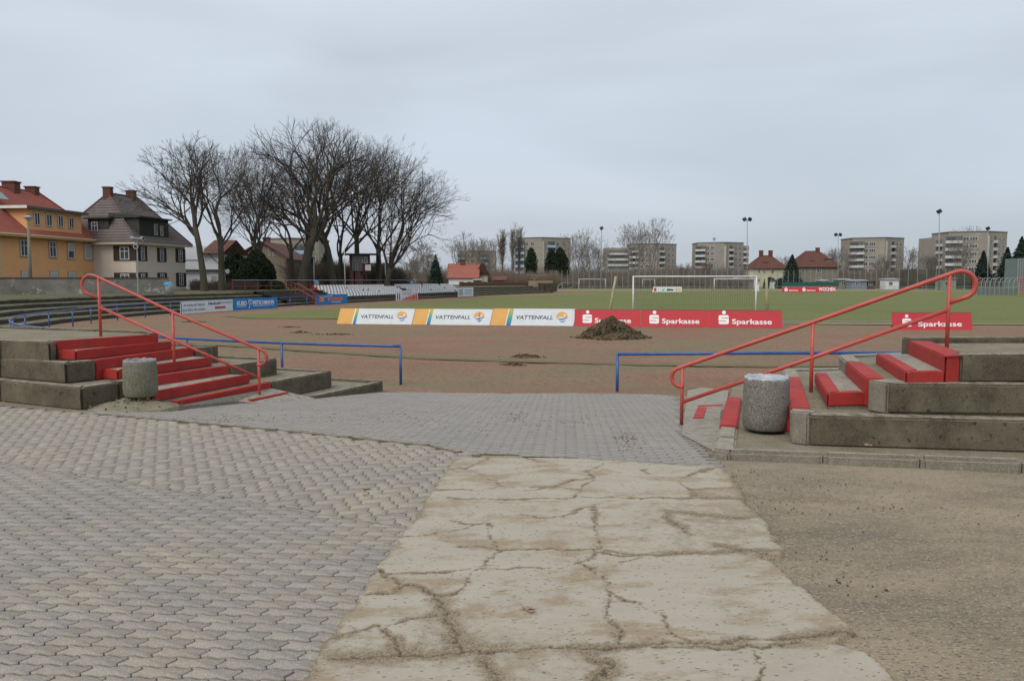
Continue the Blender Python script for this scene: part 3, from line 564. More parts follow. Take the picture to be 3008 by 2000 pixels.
# ------------------------------------------------------------ handrails
def arc(c, a, b, t0, t1, n=9): return [c + a * math.cos(t0 + (t1 - t0) * i / n) + b * math.sin(t0 + (t1 - t0) * i / n) for i in range(n + 1)]
def handrail(label, posts, lows, r=.024):
    """posts: list of (base, top) from upper to lower; lows: heights of lower rail on each post"""
    T = thing('handrail', label, 'handrail', posts[1][0])
    for (b, t), in zip(posts):
        m = MB(); m.tube([b - V(0, 0, .1), t], .022, 12); m.build('post', M_rail, T, smooth=True)
    tops = [t for b, t in posts]; d = (tops[0] - tops[-1]).normalized(); hd = V(d.x, d.y, 0).normalized(); zz = V(0, 0, 1)
    R0 = .155; perp = (zz - d * zz.dot(d)).normalized()
    # closed loop above the top post: goes on past the post, swings down and comes back to it
    c0 = tops[0] + d * .06 - perp * R0
    up_arc = arc(c0, perp * R0, d * R0, 0, math.pi * .95, 10); back = posts[0][1] - zz * .33
    c1 = tops[-1] - d * .06 - perp * (R0 * .78)
    lo_arc = arc(c1, perp * R0 * .78, -d * R0 * .78, 0, math.pi * .95, 10); back2 = posts[-1][1] - zz * .27
    path = [back] + list(reversed(up_arc)) + tops[:] + lo_arc + [back2]
    m = MB(); m.tube(path, r, 12); m.build('upper_rail', M_rail, T, smooth=True)
    lw = [V(b.x, b.y, z) for (b, t), z in zip(posts, lows)]
    m = MB(); m.tube(lw, r * .93, 12); m.build('lower_rail', M_rail, T, smooth=True)
    return T
def pole_at(px, pyb, zb, pyt):
    b = G(px, pyb, zb); t = P(px, pyt, b.y); return b, V(b.x, b.y, t.z)
pl_ = [pole_at(296, 985, .78, 815), pole_at(513, 1090, .25, 917), pole_at(763, 1179, -.25, 1024)]
handrail('faded red tubular handrail on the left stair, with looped ends', pl_, [P(293, 902, pl_[0][0].y).z, P(510, 999, pl_[1][0].y).z, P(758, 1110, pl_[2][0].y).z])
pr_ = [pole_at(2781, 1022, .87, 805), pole_at(2382, 1146, .33, 946), pole_at(2002, 1232, -.12, 1077)]
handrail('faded red tubular handrail on the right stair, rising above the bin', pr_, [P(2781, 910, pr_[0][0].y).z, P(2384, 1051, pr_[1][0].y).z, P(2002, 1181, pr_[2][0].y).z], r=.026)

# ------------------------------------------------------------ concrete litter bins
M_bin = mat('exposed aggregate bin concrete', (.20, .19, .165), (.14, .135, .115), 6, 8, rough=.9, bump=.003, bscale=140, speck=(.27, .25, .215), sscale=130, slo=.3, speck2=(.07, .062, .05), col3=(.12, .125, .055), s3=3, lo3=.6, hi3=.75)
M_bin2 = mat('mossy aggregate bin concrete', (.18, .17, .14), (.115, .12, .065), 5, 8, rough=.9, bump=.003, bscale=140, speck=(.25, .23, .18), sscale=130, slo=.25, speck2=(.07, .065, .045))
M_bag = mat('pale plastic bag', (.40, .44, .48), (.28, .31, .34), 9, rough=.35, spec=.5)
M_bag2 = mat('grubby plastic bag', (.26, .27, .27), (.17, .17, .165), 9, rough=.5)
def bin_(label, c, r, h, mm, seed):
    rd = random.Random(seed); T = thing('litter_bin', label, 'litter bin', c)
    m = MB(); m.lathe([(.01, .012), (r * .9, .012), (r * .93, .02), (r * 1.0, .05), (r * 1.03, h * .3), (r * .985, h * .9), (r * .955, h - .008), (r * .93, h), (r * .86, h), (r * .83, h - .03), (r * .82, h * .4), (.01, h * .4)], c, 40)
    m.build('bin_body', mm, T, smooth=True)
    m = MB(); n = 40; prof = []
    rings = [(.955, -.02), (.95, .006), (.90, .016), (.82, .012), (.78, -.05), (.70, -.18), (.3, -.26), (.02, -.27)]; vs = []
    for k, (rr, z) in enumerate(rings):
        for j in range(n):
            w_ = .006 * math.sin(j * 1.7 + k) + rd.uniform(-.006, .006); vs.append((c[0] + (r * rr + w_ * .7) * math.cos(j * 2 * math.pi / n), c[1] + (r * rr + w_ * .7) * math.sin(j * 2 * math.pi / n), c[2] + h + z + w_ * (1 if k else .6)))
    m.add(vs, [(i * n + j, i * n + (j + 1) % n, (i + 1) * n + (j + 1) % n, (i + 1) * n + j) for i in range(len(rings) - 1) for j in range(n)])
    m.build('bag_liner', M_bag if seed == 1 else M_bag2, T, smooth=True)
c = G(2250, 1262, .035); c = V(c.x, c.y + .02, .035)
bin_('speckled concrete litter bin with pale bag, in front of the right stair', c, .240, .565, M_bin, 1)
bin_('greener mossy concrete litter bin beside the left stair', V(-4.985, 10.36, .085), .212, .49, M_bin2, 2)

# ------------------------------------------------------------ blue barrier rails
def barrier(label, path, postidx, zb, r=.032, group=None):
    T = thing('barrier_rail', label, 'railing', (path[len(path) // 2].x, path[len(path) // 2].y, ZF))
    m = MB(); m.tube(path, r, 10); m.build('top_rail', M_blue, T, smooth=True)
    for p in postidx:
        m = MB(); m.tube([V(p.x, p.y, zb - .1), V(p.x, p.y, path[0].z)], r * .95, 10); m.build('post', M_blue, T, smooth=True)
    return T
rl = [(1176, 1017), (848, 1008), (491, 991), (126, 963), (54, 954.5), (28, 943), (40, 933), (59, 927), (117, 919), (220, 908), (284, 901), (396, 894), (530, 886.5), (684, 879.5), (812, 874.8), (930, 869.5)]
rp = [G(x, y, .23) for x, y in rl]
def catmull(pts, n=6):
    out_ = []; k = len(pts)
    for i in range(k - 1):
        p0, p1, p2, p3 = pts[max(i - 1, 0)], pts[i], pts[i + 1], pts[min(i + 2, k - 1)]
        for j in range(n):
            t = j / n; out_.append(.5 * ((2 * p1) + (p2 - p0) * t + (2 * p0 - 5 * p1 + 4 * p2 - p3) * t * t + (3 * p1 - p0 - 3 * p2 + p3) * t ** 3))
    return out_ + [pts[-1]]
rpc = catmull(rp)
def along(path, s0, ds):
    res = []; acc = 0; nxt = s0
    for a, b in zip(path, path[1:]):
        l_ = (b - a).length
        while nxt <= acc + l_: res.append(a.lerp(b, (nxt - acc) / l_)); nxt += ds
        acc += l_
    return res
barrier('long blue tube railing curving round the left end of the track', rpc, [rp[0]] + along(rpc, 2.95, 3.0), ZF)
rr_ = [G(1814, 1040, .23), G(2264, 1037, .23), G(2622, 1036, .23)]; rr_.append(up(rr_[2], rr_[1], 9))
barrier('straight blue tube railing to the right of the ramp opening', rr_, [rr_[0]] + along(rr_, 5.4, 3.0), ZF)
# ------------------------------------------------------------ stadium bowl on the left
path = rpc[3 * 6:] + [V(-15.2, 74, .23), V(-12.9, 80, .23), V(-10.1, 89, .23), V(-7.3, 98, .23), V(-2.5, 112, .23), V(3, 124, .23), V(8.6, 135, .23)]
path = [p for i, p in enumerate(path)]
def resample(pl, ds):
    r = along(pl, 0, ds); return r
path = resample(path, 1.5)
def off_path(o): return offset_in(path, o)
M_riser = mat('dark stained riser concrete', (.075, .068, .05), (.035, .032, .024), 1.6, 10, stretch=(1, 1, 2.5), rough=1, bump=.02, bscale=20)
M_lip = mat('pale worn concrete lip', (.27, .255, .20), (.15, .14, .09), 1.5, 10, rough=1, bump=.01, bscale=40)
M_tread = mat('mossy tread', (.14, .125, .075), (.10, .10, .045), 1.2, 10, rough=1)
BT = thing('stadium_terrace', 'long curved standing terrace of mossy concrete steps round the left of the track', 'terrace', (path[20].x, path[20].y, ZF))
TO = [1.5, 2.35, 3.2, 4.05, 4.9, 5.75]; TZ = [ZF, -.36, -.12, .12, .36, .60]
for k in range(5):
    pa, pb, pc = off_path(TO[k]), off_path(TO[k] + .16), off_path(TO[k + 1]); z0q, z1q = TZ[k] - .05, TZ[k + 1]
    m = MB()
    for i in range(len(path) - 1):
        a, b = pa[i], pa[i + 1]; jz = .012 * math.sin(i * 2.1 + k)
        m.quad(V(a.x, a.y, z0q), V(b.x, b.y, z0q), V(b.x, b.y, z1q + jz - .02), V(a.x, a.y, z1q + jz - .02), 0)
        m.box(((a + b + pb[i] + pb[i + 1]) / 4).to_2d().to_3d() + V(0, 0, z1q + jz - .035), ((b - a).length - .02, .18, .07), rz=math.atan2(b.y - a.y, b.x - a.x), mi=1)
        m.quad(V(pb[i].x, pb[i].y, z1q - .004), V(pb[i + 1].x, pb[i + 1].y, z1q - .004), V(pc[i + 1].x, pc[i + 1].y, z1q - .004), V(pc[i].x, pc[i].y, z1q - .004), 2)
    m.build('terrace_step', [M_riser, M_lip, M_tread], BT)
m = MB(); pa = off_path(5.7)
far = [p + (p - V(8, 75, p.z)).to_2d().normalized().to_3d() * 75 for p in pa]
for i in range(len(path) - 1):
    a, b, c, d = pa[i], pa[i + 1], far[i + 1], far[i]; m.quad(V(a.x, a.y, .6), V(b.x, b.y, .6), V(c.x, c.y, .6), V(d.x, d.y, .6))
struct(m.build('bank_top', M_bank, shift=False))

# ------------------------------------------------------------ lettering
def text_mesh(s, x, z, w_, h, bold=0.0, shear=0.0, y=-.02, ext=.001):
    cu = bpy.data.curves.new('lettering', 'FONT'); cu.body = s; cu.offset = bold; cu.shear = shear; cu.resolution_u = 3
    ob = bpy.data.objects.new('lettering', cu); C.objects.link(ob); dg = bpy.context.evaluated_depsgraph_get(); dg.update()
    me = bpy.data.meshes.new_from_object(ob.evaluated_get(dg)); bpy.data.objects.remove(ob); bpy.data.curves.remove(cu)
    n = len(me.vertices); co = np.empty(n * 3, 'f'); me.vertices.foreach_get('co', co); co = co.reshape(-1, 3)
    mn, mx = co.min(0), co.max(0); co2 = np.zeros_like(co)
    co2[:, 0] = x + (co[:, 0] - mn[0]) / (mx[0] - mn[0]) * w_; co2[:, 2] = z + (co[:, 1] - mn[1]) / (mx[1] - mn[1]) * h; co2[:, 1] = y
    me.vertices.foreach_set('co', co2.ravel()); me.materials.clear(); me.update(); return me
def letter(name, s, x, z, w_, h, m, parent, **k): return link_mesh(name, text_mesh(s, x, z, w_, h, **k), m, parent, shift=False)
def flat(pts, y, mb, mi=0): mb.add([(x, y, z) for x, z in pts], [tuple(range(len(pts)))], mi)
M_orange = mat('orange board print', (.72, .40, .12), (.64, .35, .10), 3, rough=.5, coord='obj')
M_ywhite = mat('cream line', (.80, .74, .55), rough=.5)
M_bwhite = mat('board white', (.66, .71, .74), (.58, .62, .65), 2, rough=.45, coord='obj', col3=(.5, .5, .46), s3=6, lo3=.68, hi3=.8)
M_ltr = mat('dark grey lettering', (.05, .06, .07), rough=.5)
M_sred = mat('board red', (.52, .035, .05), (.46, .05, .06), 2.5, rough=.42, coord='obj', col3=(.40, .07, .07), s3=4, lo3=.62, hi3=.8)
M_swhite = mat('white lettering', (.82, .82, .82), rough=.5)
M_sblue = mat('logo blue', (.03, .17, .45), rough=.5)
M_bblue = mat('board blue', (.01, .20, .50), (.01, .165, .43), 2, rough=.45, coord='obj')
M_edge = mat('board edge grey', (.12, .12, .12), rough=.6)
mg = bpy.data.materials.new('green blue print'); mg.use_nodes = True; nt = mg.node_tree
g_ = nt.nodes.new('ShaderNodeTexCoord'); sp_ = nt.nodes.new('ShaderNodeSeparateXYZ'); rp_ = nt.nodes.new('ShaderNodeValToRGB'); nt.links.new(g_.outputs['Generated'], sp_.inputs[0]); nt.links.new(sp_.outputs['Z'], rp_.inputs[0]); nt.links.new(rp_.outputs[0], nt.nodes['Principled BSDF'].inputs['Base Color'])
rp_.color_ramp.elements[0].color = (.01, .12, .42, 1); rp_.color_ramp.elements[1].color = (.68, .33, .10, 1); e_ = rp_.color_ramp.elements.new(.42); e_.color = (.01, .30, .30, 1); e_ = rp_.color_ramp.elements.new(.7); e_.color = (.25, .38, .12, 1)
def board_root(label, A, B, lean, cat='advertising board', group=None, name='advertising_board'):
    rz = math.atan2(B.y - A.y, B.x - A.x); T = thing(name, label, cat, A, (-lean, 0, rz), group, local=True); return T, (B - A).length
def backing(T, Lx, h, skew=0, skewr=None, m=M_edge, th=.03):
    skewr = skew if skewr is None else skewr
    mb = MB(); pts = [(0, 0), (Lx, 0), (Lx + skewr, h), (skew, h)]
    mb.add([(x, 0, z) for x, z in pts] + [(x, th, z) for x, z in pts], [(0, 1, 2, 3), (7, 6, 5, 4), (0, 4, 5, 1), (1, 5, 6, 2), (2, 6, 7, 3), (3, 7, 4, 0)]); mb.build('board_panel', m, T, shift=False)
    mb = MB()
    for x in (.15, Lx - .15):
        mb.tube([(x, th, h * .85), (x, h * .75, -.05)], .018, 6); mb.tube([(x, th + .01, h * .95), (x, th + .01, .02)], .018, 6)
    mb.build('support_frame', M_dark, T, shift=False)
def vatten(label, A, B, h, fr, last=False):
    T, Lx = board_root(label, A, B, R(14)); sk = .15; backing(T, Lx, h, sk, sk)
    def band(x0, x1, y, name, m):
        mb = MB(); flat([(x0, .004), (x1, .004), (x1 + sk, h - .004), (x0 + sk, h - .004)], y, mb); return mb.build(name, m, T, shift=False)
    o0, o1, s0, s1, w1 = [q * Lx for q in fr]
    band(o0 + .004, o1, -.003, 'orange_field', M_orange); band(o1, s0, -.003, 'cream_line', M_ywhite); band(s0, s1, -.004, 'gradient_stripe', mg); band(s1, w1 - .004, -.003, 'white_field', M_bwhite)
    x0, x1 = s1 + sk * .6, w1 + sk * .5; ww = x1 - x0
    letter('lettering', 'VATTENFALL', x0 + ww * .06, h * .37, ww * .59, h * .23, M_ltr, T, bold=.018, shear=.18, y=-.006)
    cx, cz, r = x0 + ww * .795, h * .49, h * .34; mb = MB()
    top = [(cx + r * math.cos(t), cz + r * math.sin(t)) for t in np.linspace(math.pi * .02, math.pi * 1.02, 22)]
    low = [(cx - r * .98 + 2 * r * .98 * q, cz - .02 * h + .09 * h * math.sin((q - .1) * math.pi * 1.5) * .7) for q in np.linspace(0, 1, 12)]
    flat(top + low[1:-1], -.006, mb, 0)
    st = [(cx + r * .42 + (r * .26 if k % 2 == 0 else r * .11) * math.sin(k * math.pi / 5 + .2), cz + r * .36 + (r * .26 if k % 2 == 0 else r * .11) * math.cos(k * math.pi / 5 + .2)) for k in range(10)]; flat(st, -.008, mb, 1)
    for dz, th_, a_, b_ in ((-.2, .13, -.9, .98), (-.62, .10, -.5, .72)):
        q = np.linspace(0, 1, 14); f1_ = [(cx + r * (a_ + (b_ - a_) * t), cz + r * (dz + .13 * math.sin(t * 5.4 + 2.6)) + r * th_ * math.sin(math.pi * t)) for t in q]; f2_ = [(cx + r * (a_ + (b_ - a_) * t), cz + r * (dz + .13 * math.sin(t * 5.4 + 2.6)) - r * th_ * math.sin(math.pi * t)) for t in reversed(q)]
        flat(f1_ + f2_[1:-1], -.007, mb, 2)
    mb.build('round_emblem', [M_orange, M_swhite, M_sblue], T, shift=False); return T, Lx
A_, B_ = G(989, 951.5, ZF), G(2298, 963.5, ZF)
def bp(px):
    lo_, hi_ = 0., 1.
    for _ in range(40):
        md = (lo_ + hi_) / 2; p = A_.lerp(B_, md)
        q = 1504 + FPX * p.x / ((p.y) * CP - (p.z - EYE) * SP)
        if q < px: lo_ = md
        else: hi_ = md
    return A_.lerp(B_, lo_)
T, Lx = vatten('orange and white board reading VATTENFALL, leftmost of the near row', bp(989), bp(1209), .82, (0, .20, .215, .255, 1.0))
mb = MB()
T2, L2 = vatten('orange and white board reading VATTENFALL with a cracked round emblem, middle of three', bp(1210), bp(1438), .82, (0, .18, .19, .235, 1.0))
mb.tube([(L2 * .87, -.012, .16), (L2 * .862, -.012, .40), (L2 * .872, -.012, .65)], .010, 5); mb.build('crack_line', M_dark, T2, shift=False)
T3, L3 = vatten('orange and white board reading VATTENFALL, touching the red boards', bp(1439), bp(1684), .86, (0, .185, .195, .25, 1.0))
def slogo(mb, x, z, s, y=-.006, mi=0):
    n = 10; c = s * .16
    def rr(x0, z0, x1, z1, r):
        pts = []
        for cx, cz, t0 in ((x1 - r, z1 - r, 0), (x0 + r, z1 - r, 90), (x0 + r, z0 + r, 180), (x1 - r, z0 + r, 270)):
            pts += [(cx + r * math.cos(R(t0 + 90 * k / 4)), cz + r * math.sin(R(t0 + 90 * k / 4))) for k in range(5)]
        return pts
    flat(rr(x, z, x + s, z + s * .92, c), y, mb, mi)
    cx, cz, r = x + s * .53, z + s * 1.2, s * .19; flat([(cx + r * math.cos(t), cz + r * math.sin(t)) for t in np.linspace(0, 2 * math.pi, 18)[:-1]], y, mb, mi)
    mb2 = []
    for (x0, x1, zc) in ((x + s * .27, x + s * 1.01, z + s * .62), (x - s * .01, x + s * .73, z + s * .31)):
        mb.quad((x0, y - .003, zc - s * .03), (x1, y - .003, zc - s * .03), (x1, y - .003, zc + s * .03), (x0, y - .003, zc + s * .03), mi + 1)
def spark(label, A, B, h, fx=(.125, .27, .31, .86), bold=.018, group=None, lean=R(12)):
    T, Lx = board_root(label, A, B, lean, group=group); backing(T, Lx, h, 0, 0, M_sred)
    mb = MB(); slogo(mb, Lx * fx[0], h * .19, Lx * (fx[1] - fx[0])* .98 if Lx < 3.4 else h * .5, -.004); mb.build('savings_emblem', [M_swhite, M_sred], T, shift=False)
    letter('lettering', 'Sparkasse', Lx * fx[2], h * .11, Lx * (fx[3] - fx[2]), h * .38, M_swhite, T, bold=bold, y=-.004)
    mb = MB(); mb.box((Lx / 2, -.004, h - .008), (Lx, .012, .016)); mb.build('top_edge', M_edge, T, shift=False); return T
spark('red board reading Sparkasse half hidden by the soil heap', bp(1687), bp(1881), .84)
spark('red board reading Sparkasse between the soil heap board and the row end', bp(1882.5), bp(2083), .84)
spark('red board reading Sparkasse at the right end of the near row', bp(2084.5), bp(2298), .84)
spark('red board reading Sparkasse standing alone behind the right handrail', G(2623, 969, ZF), G(2857, 969, ZF), .80, fx=(.125, .255, .32, .87))
# ---- far boards behind the pitch
def far_board(label, pl, pr, pyb, h, Z, face):
    A, B = P(pl, pyb, Z), P(pr, pyb, Z); A.z = B.z = ZF + .02; T, Lx = board_root(label, A, B, R(10)); face(T, Lx, h); return T
def f_sp(T, Lx, h):
    backing(T, Lx, h, 0, 0, M_sred, .05); mb = MB(); slogo(mb, Lx * .13, h * .2, h * .55, -.01); mb.build('savings_emblem', [M_swhite, M_sred], T, shift=False); letter('lettering', 'Sparkasse', Lx * .38, h * .16, Lx * .52, h * .36, M_swhite, T, bold=.02, y=-.01)
def f_wo(T, Lx, h):
    backing(T, Lx, h, 0, 0, M_sred, .05); letter('lettering', 'WOCHEN', Lx * .06, h * .2, Lx * .92, h * .62, M_swhite, T, bold=.025, y=-.01)
def f_wh(T, Lx, h):
    backing(T, Lx, h, .25, .1, M_bwhite, .05); mb = MB(); flat([(.3, .15 * h), (.13 * Lx, .15 * h), (.15 * Lx, .8 * h), (.4, .8 * h)], -.01, mb, 0)
    for z0 in (.2, .5): flat([(.78 * Lx, z0 * h), (.97 * Lx, z0 * h), (.97 * Lx, (z0 + .16) * h), (.78 * Lx, (z0 + .16) * h)], -.01, mb, 1)
    flat([(.33 * Lx, .2 * h), (.36 * Lx, .2 * h), (.44 * Lx, .55 * h), (.40 * Lx, .55 * h)], -.01, mb, 2)
    flat([(.48 * Lx, .25 * h), (.72 * Lx, .25 * h), (.72 * Lx, .5 * h), (.52 * Lx, .65 * h)], -.01, mb, 2); mb.build('printed_picture', [M_sred, M_orange, M_ltr], T, shift=False)
far_board('white board with small red and orange marks beyond the near goal', 1916, 2002, 857.5, 1.0, 143, f_wh)
far_board('red board reading Sparkasse, leftmost beyond the far goal', 2298, 2350, 857.5, 1.0, 140, f_sp)
far_board('small red board reading Sparkasse next to the WOCHEN board', 2351, 2401, 857, 1.0, 140, f_sp)
far_board('red board reading WOCHEN at the far side of the pitch', 2402, 2455, 855, 1.1, 140, f_wo)
# ---- boards on the left railing
def on_rail(px0, px1, z=ZF + .03):
    def f(px):
        best = None
        for a, b in zip(railp, railp[1:]):
            for k in range(10):
                p = a.lerp(b, k / 10); q = 1504 + FPX * p.x / (p.y * CP - (z - EYE) * SP); dd = abs(q - px)
                if best is None or dd < best[0]: best = (dd, p)
        return V(best[1].x, best[1].y, z)
    return f(px0), f(px1)
railp = [p for p in offset_in(path, -.06) if p.y > 40]
A, B = on_rail(532, 683); T, Lx = board_root('white board reading Haubold ESCHWEGE with a red bar on the left railing', A, B, 0); backing(T, Lx, .80, 0, 0, M_bwhite)
letter('lettering', 'Haubold', Lx * .50, .50, Lx * .24, .19, M_black, T, bold=.03, shear=.15, y=-.006); letter('lettering', 'ESCHWEGE', Lx * .745, .53, Lx * .24, .16, M_ltr, T, y=-.006)
letter('lettering', '..wir drucken die Tickets für', Lx * .04, .48, Lx * .40, .17, M_ltr, T, y=-.006, bold=.01); letter('lettering', 'Sport, Kultur, Bus und Bahn', Lx * .03, .13, Lx * .41, .19, M_ltr, T, y=-.006, bold=.01)
mb = MB(); flat([(Lx * .63, .2), (Lx * .85, .2), (Lx * .85, .36), (Lx * .63, .36)], -.005, mb); mb.build('red_bar', M_sred, T, shift=False)
mb = MB(); flat([(.0, 0), (.12, 0), (.12, .8), (0, .8)], -.005, mb); mb.build('blue_edge', M_sblue, T, shift=False)
A, B = on_rail(684.5, 815); T, Lx = board_root('blue board reading KUBO PIETSCHMANN in white on the left railing', A, B, 0); backing(T, Lx, .86, 0, 0, M_bblue)
letter('lettering', 'KUBO', Lx * .09, .32, Lx * .20, .34, M_swhite, T, bold=.02, y=-.006); letter('lettering', 'PIETSCHMANN', Lx * .43, .32, Lx * .48, .34, M_swhite, T, bold=.02, y=-.006)
mb = MB(); mb.box((Lx * .19, -.006, .24), (Lx * .2, .004, .025)); mb.box((Lx * .67, -.006, .24), (Lx * .48, .004, .025))
mb.tube([(Lx * .34, -.01, .08), (Lx * .355, -.01, .25), (Lx * .33, -.01, .55), (Lx * .35, -.01, .76), (Lx * .375, -.01, .7), (Lx * .36, -.01, .45)], .02, 5); mb.tube([(Lx * .375, -.01, .35), (Lx * .41, -.01, .48), (Lx * .405, -.01, .72), (Lx * .375, -.01, .68), (Lx * .36, -.01, .45), (Lx * .38, -.01, .32)], .018, 5)
mb.build('white_monogram', M_swhite, T, shift=False)
A, B = on_rail(926, 1022); T, Lx = board_root('bright blue board with orange lettering below the first seat block', A, B, 0); backing(T, Lx, .90, 0, 0, M_bblue)
M_lor = mat('orange red lettering', (.70, .16, .06), rough=.5)
letter('lettering', 'TAMILIER', Lx * .36, .34, Lx * .50, .30, M_lor, T, bold=.045, shear=.1, y=-.01)
mb = MB(); rd = random.Random(4)
for k in range(14): cx, cz = Lx * (.19 + rd.uniform(-.06, .06)), .5 + rd.uniform(-.22, .22); flat([(cx + .16 * math.cos(t), cz + .07 * math.sin(t)) for t in np.linspace(0, 6.28, 7)[:-1]], -.005 - k * .0008, mb, k % 2)
flat([(Lx * .27, .72), (Lx * .52, .74), (Lx * .52, .78), (Lx * .27, .76)], -.006, mb, 2); flat([(Lx * .5, .2), (Lx * .78, .2), (Lx * .78, .24), (Lx * .5, .24)], -.006, mb, 2)
mb.build('printed_picture', [M_lor, M_orange, M_swhite], T, shift=False)
A, B = on_rail(1163, 1228, ZF + .06); T, Lx = board_root('white board with orange flames and two black bottles below the seats', A, B, 0); backing(T, Lx, 1.05, 0, 0, M_bwhite)
mb = MB()
for cx in (.06, .15): flat([(Lx * (cx - .02), .1), (Lx * (cx + .02), .1), (Lx * (cx + .018), .6), (Lx * cx, .9), (Lx * (cx - .018), .6)], -.006, mb, 0)
for k in range(13): x = Lx * (.26 + k * .054); hh = .2 + .05 * k + .1 * (k % 2); flat([(x, .04), (x + Lx * .06, .04), (x + Lx * .045, hh * .7), (x + Lx * .02, hh), (x + Lx * .005, hh * .6)], -.006 - .001 * k, mb, 1 + (k % 3 == 0))
flat([(Lx * .27, .6), (Lx * .68, .66), (Lx * .68, .7), (Lx * .27, .64)], -.008, mb, 3); flat([(Lx * .27, .8), (Lx * .7, .84), (Lx * .7, .88), (Lx * .27, .84)], -.008, mb, 3)
mb.build('printed_picture', [M_black, M_lor, M_sred, M_ltr], T, shift=False)
A, B = on_rail(1346, 1391, ZF + .1); T, Lx = board_root('small white board with dark strokes at the far end of the seats', A, B, 0); backing(T, Lx, 1.15, 0, 0, M_bwhite)
mb = MB()
for k in range(4): flat([(Lx * (.05 + .07 * k), .15), (Lx * (.08 + .07 * k), .15), (Lx * (.08 + .07 * k), .95), (Lx * (.05 + .07 * k), .95)], -.006, mb, 0)
for k in range(4): flat([(Lx * .42, .3 + .17 * k), (Lx * .9, .3 + .17 * k), (Lx * .9, .35 + .17 * k), (Lx * .42, .35 + .17 * k)], -.006, mb, 1)
mb.build('printed_picture', [M_ltr, M_sblue], T, shift=False)

# ------------------------------------------------------------ soil heap and sod clods
M_soil = mat('turf and soil clods', (.078, .056, .033), (.125, .095, .055), 4, 8, .4, .6, rough=1, bump=.05, bscale=25, col3=(.035, .026, .016), s3=7, lo3=.52, hi3=.62)
def heap(label, c, rx, ry, h, seed, n=150, name='soil_heap', cs=(.05, .13)):
    rd = random.Random(seed); v, f = grid_mesh(np.linspace(-1, 1, 46), np.linspace(-1, 1, 46), lambda X, Y: X * 0)
    X, Y = v[:, 0], v[:, 1]; r = np.hypot(X, Y); nn = smooth_noise(X + seed, Y, 4, seed, 5)
    z = h * np.clip(1 - r * (1 + .25 * (smooth_noise(X, Y, 1.5, seed + 3) - .5)), 0, 1) ** .95; z *= .72 + .5 * nn; z += (nn - .5) * .18 * h * np.clip(1.15 - r, 0, 1) - .02
    z[r > .97] = -.06; v = np.stack([X * rx, Y * ry, z], 1) + np.array([c.x, c.y, c.z])
    m = MB(); m.v = [tuple(q) for q in v]; m.f = [tuple(q) for q in f]; m.m = [0] * len(f)
    bmi = bmesh.new(); bmesh.ops.create_icosphere(bmi, subdivisions=1, radius=1); iv_ = [q.co.copy() for q in bmi.verts]; if_ = [tuple(q.index for q in g.verts) for g in bmi.faces]; bmi.free()
    for _ in range(n):
        t = rd.uniform(0, 6.28); r_ = min(1.15, abs(rd.gauss(.45, .33))); x, y = math.cos(t) * r_, math.sin(t) * r_
        zz = h * max(0, 1 - r_) * .95; s_ = rd.uniform(*cs); rm = Matrix.Rotation(rd.uniform(0, 6), 3, Vector((rd.random(), rd.random(), rd.random())).normalized())
        o_ = Vector((c.x + x * rx, c.y + y * ry, c.z + zz)); sc = Vector((s_ * rd.uniform(.7, 1.7), s_ * rd.uniform(.7, 1.3), s_ * rd.uniform(.35, .7)))
        m.add([o_ + rm @ Vector((q.x * sc.x * rd.uniform(.7, 1.2), q.y * sc.y, q.z * sc.z * rd.uniform(.7, 1.2))) for q in iv_], if_)
    return tag(m.build(name, M_soil, smooth=False), label, 'soil heap')
M_moundsoil = mat('reddish loose soil', (.13, .082, .055), (.085, .06, .035), 5, 8, rough=1, bump=.03, bscale=25)
c = G(1800, 995, ZF); heap('dark heap of dug turf and soil in front of the red boards', V(c.x, c.y + .5, ZF), 1.36, 1.15, .80, 5, 620)
for i, (px, py, rx, ry, h, lb) in enumerate([(880, 978, .6, .35, .14, 'small clod heap on the track left of the first VATTENFALL board'), (985, 983, 1.3, .3, .09, 'long low ridge of loose soil on the track'), (1545, 1049, .7, .5, .13, 'low reddish dirt mound in the middle of the track'), (850, 962, .7, .2, .06, 'thin line of scattered clods on the far track'), (570, 946, 1.0, .3, .10, 'low pile of dark clods behind the left handrail'), (1510, 1072, .35, .25, .08, 'tiny dirt pile on the track in front of the ramp')]):
    p = G(px, py, ZF); heap(lb, V(p.x, p.y, ZF), rx, ry, h * .6, 20 + i, 60, 'dirt_mound', (.015, .045))
    bpy.data.objects[[o_.name for o_ in C.objects if o_.name.startswith('dirt_mound')][-1]].data.materials[0] = M_moundsoil
heap('gritty sand piled round the foot of the left litter bin', V(-5.05, 10.28, -.02), .62, .42, .13, 41, 90, 'sand_mound', (.006, .02)).data.materials[0] = M_fill
# loose muck dropped on paving
def litter(name, label, polys, n, seed, m, s=(.008, .03), zf=zr1, cat='debris', flatk=.3):
    rd = random.Random(seed); mb = MB()
    for _ in range(n):
        (px, py, sx, sy) = rd.choice(polys); p = G(px + rd.gauss(0, sx), py + rd.gauss(0, sy), 0); z = zf(p.x, p.y)
        for _k in range(3): p = G(px if False else 1504 + (p.x / max(p.y, .1)) * 0 + 0, 0, 0) if False else p
        a = rd.uniform(0, 6.28); s_ = rd.uniform(*s); k = rd.randint(4, 6)
        base = [Vector((p.x + s_ * rd.uniform(.6, 1.3) * math.cos(a + j * 6.283 / k) * 1.5, p.y + s_ * rd.uniform(.6, 1.3) * math.sin(a + j * 6.283 / k), z)) for j in range(k)]
        topv = [b.lerp(Vector((p.x, p.y, z)), .35) + Vector((0, 0, s_ * flatk * rd.uniform(.5, 1.3) + .004)) for b in base]
        mb.add(base + topv, [(j, (j + 1) % k, k + (j + 1) % k, k + j) for j in range(k)] + [tuple(range(k, 2 * k))])
    return tag(mb.build(name, m), label, cat, kind='stuff')
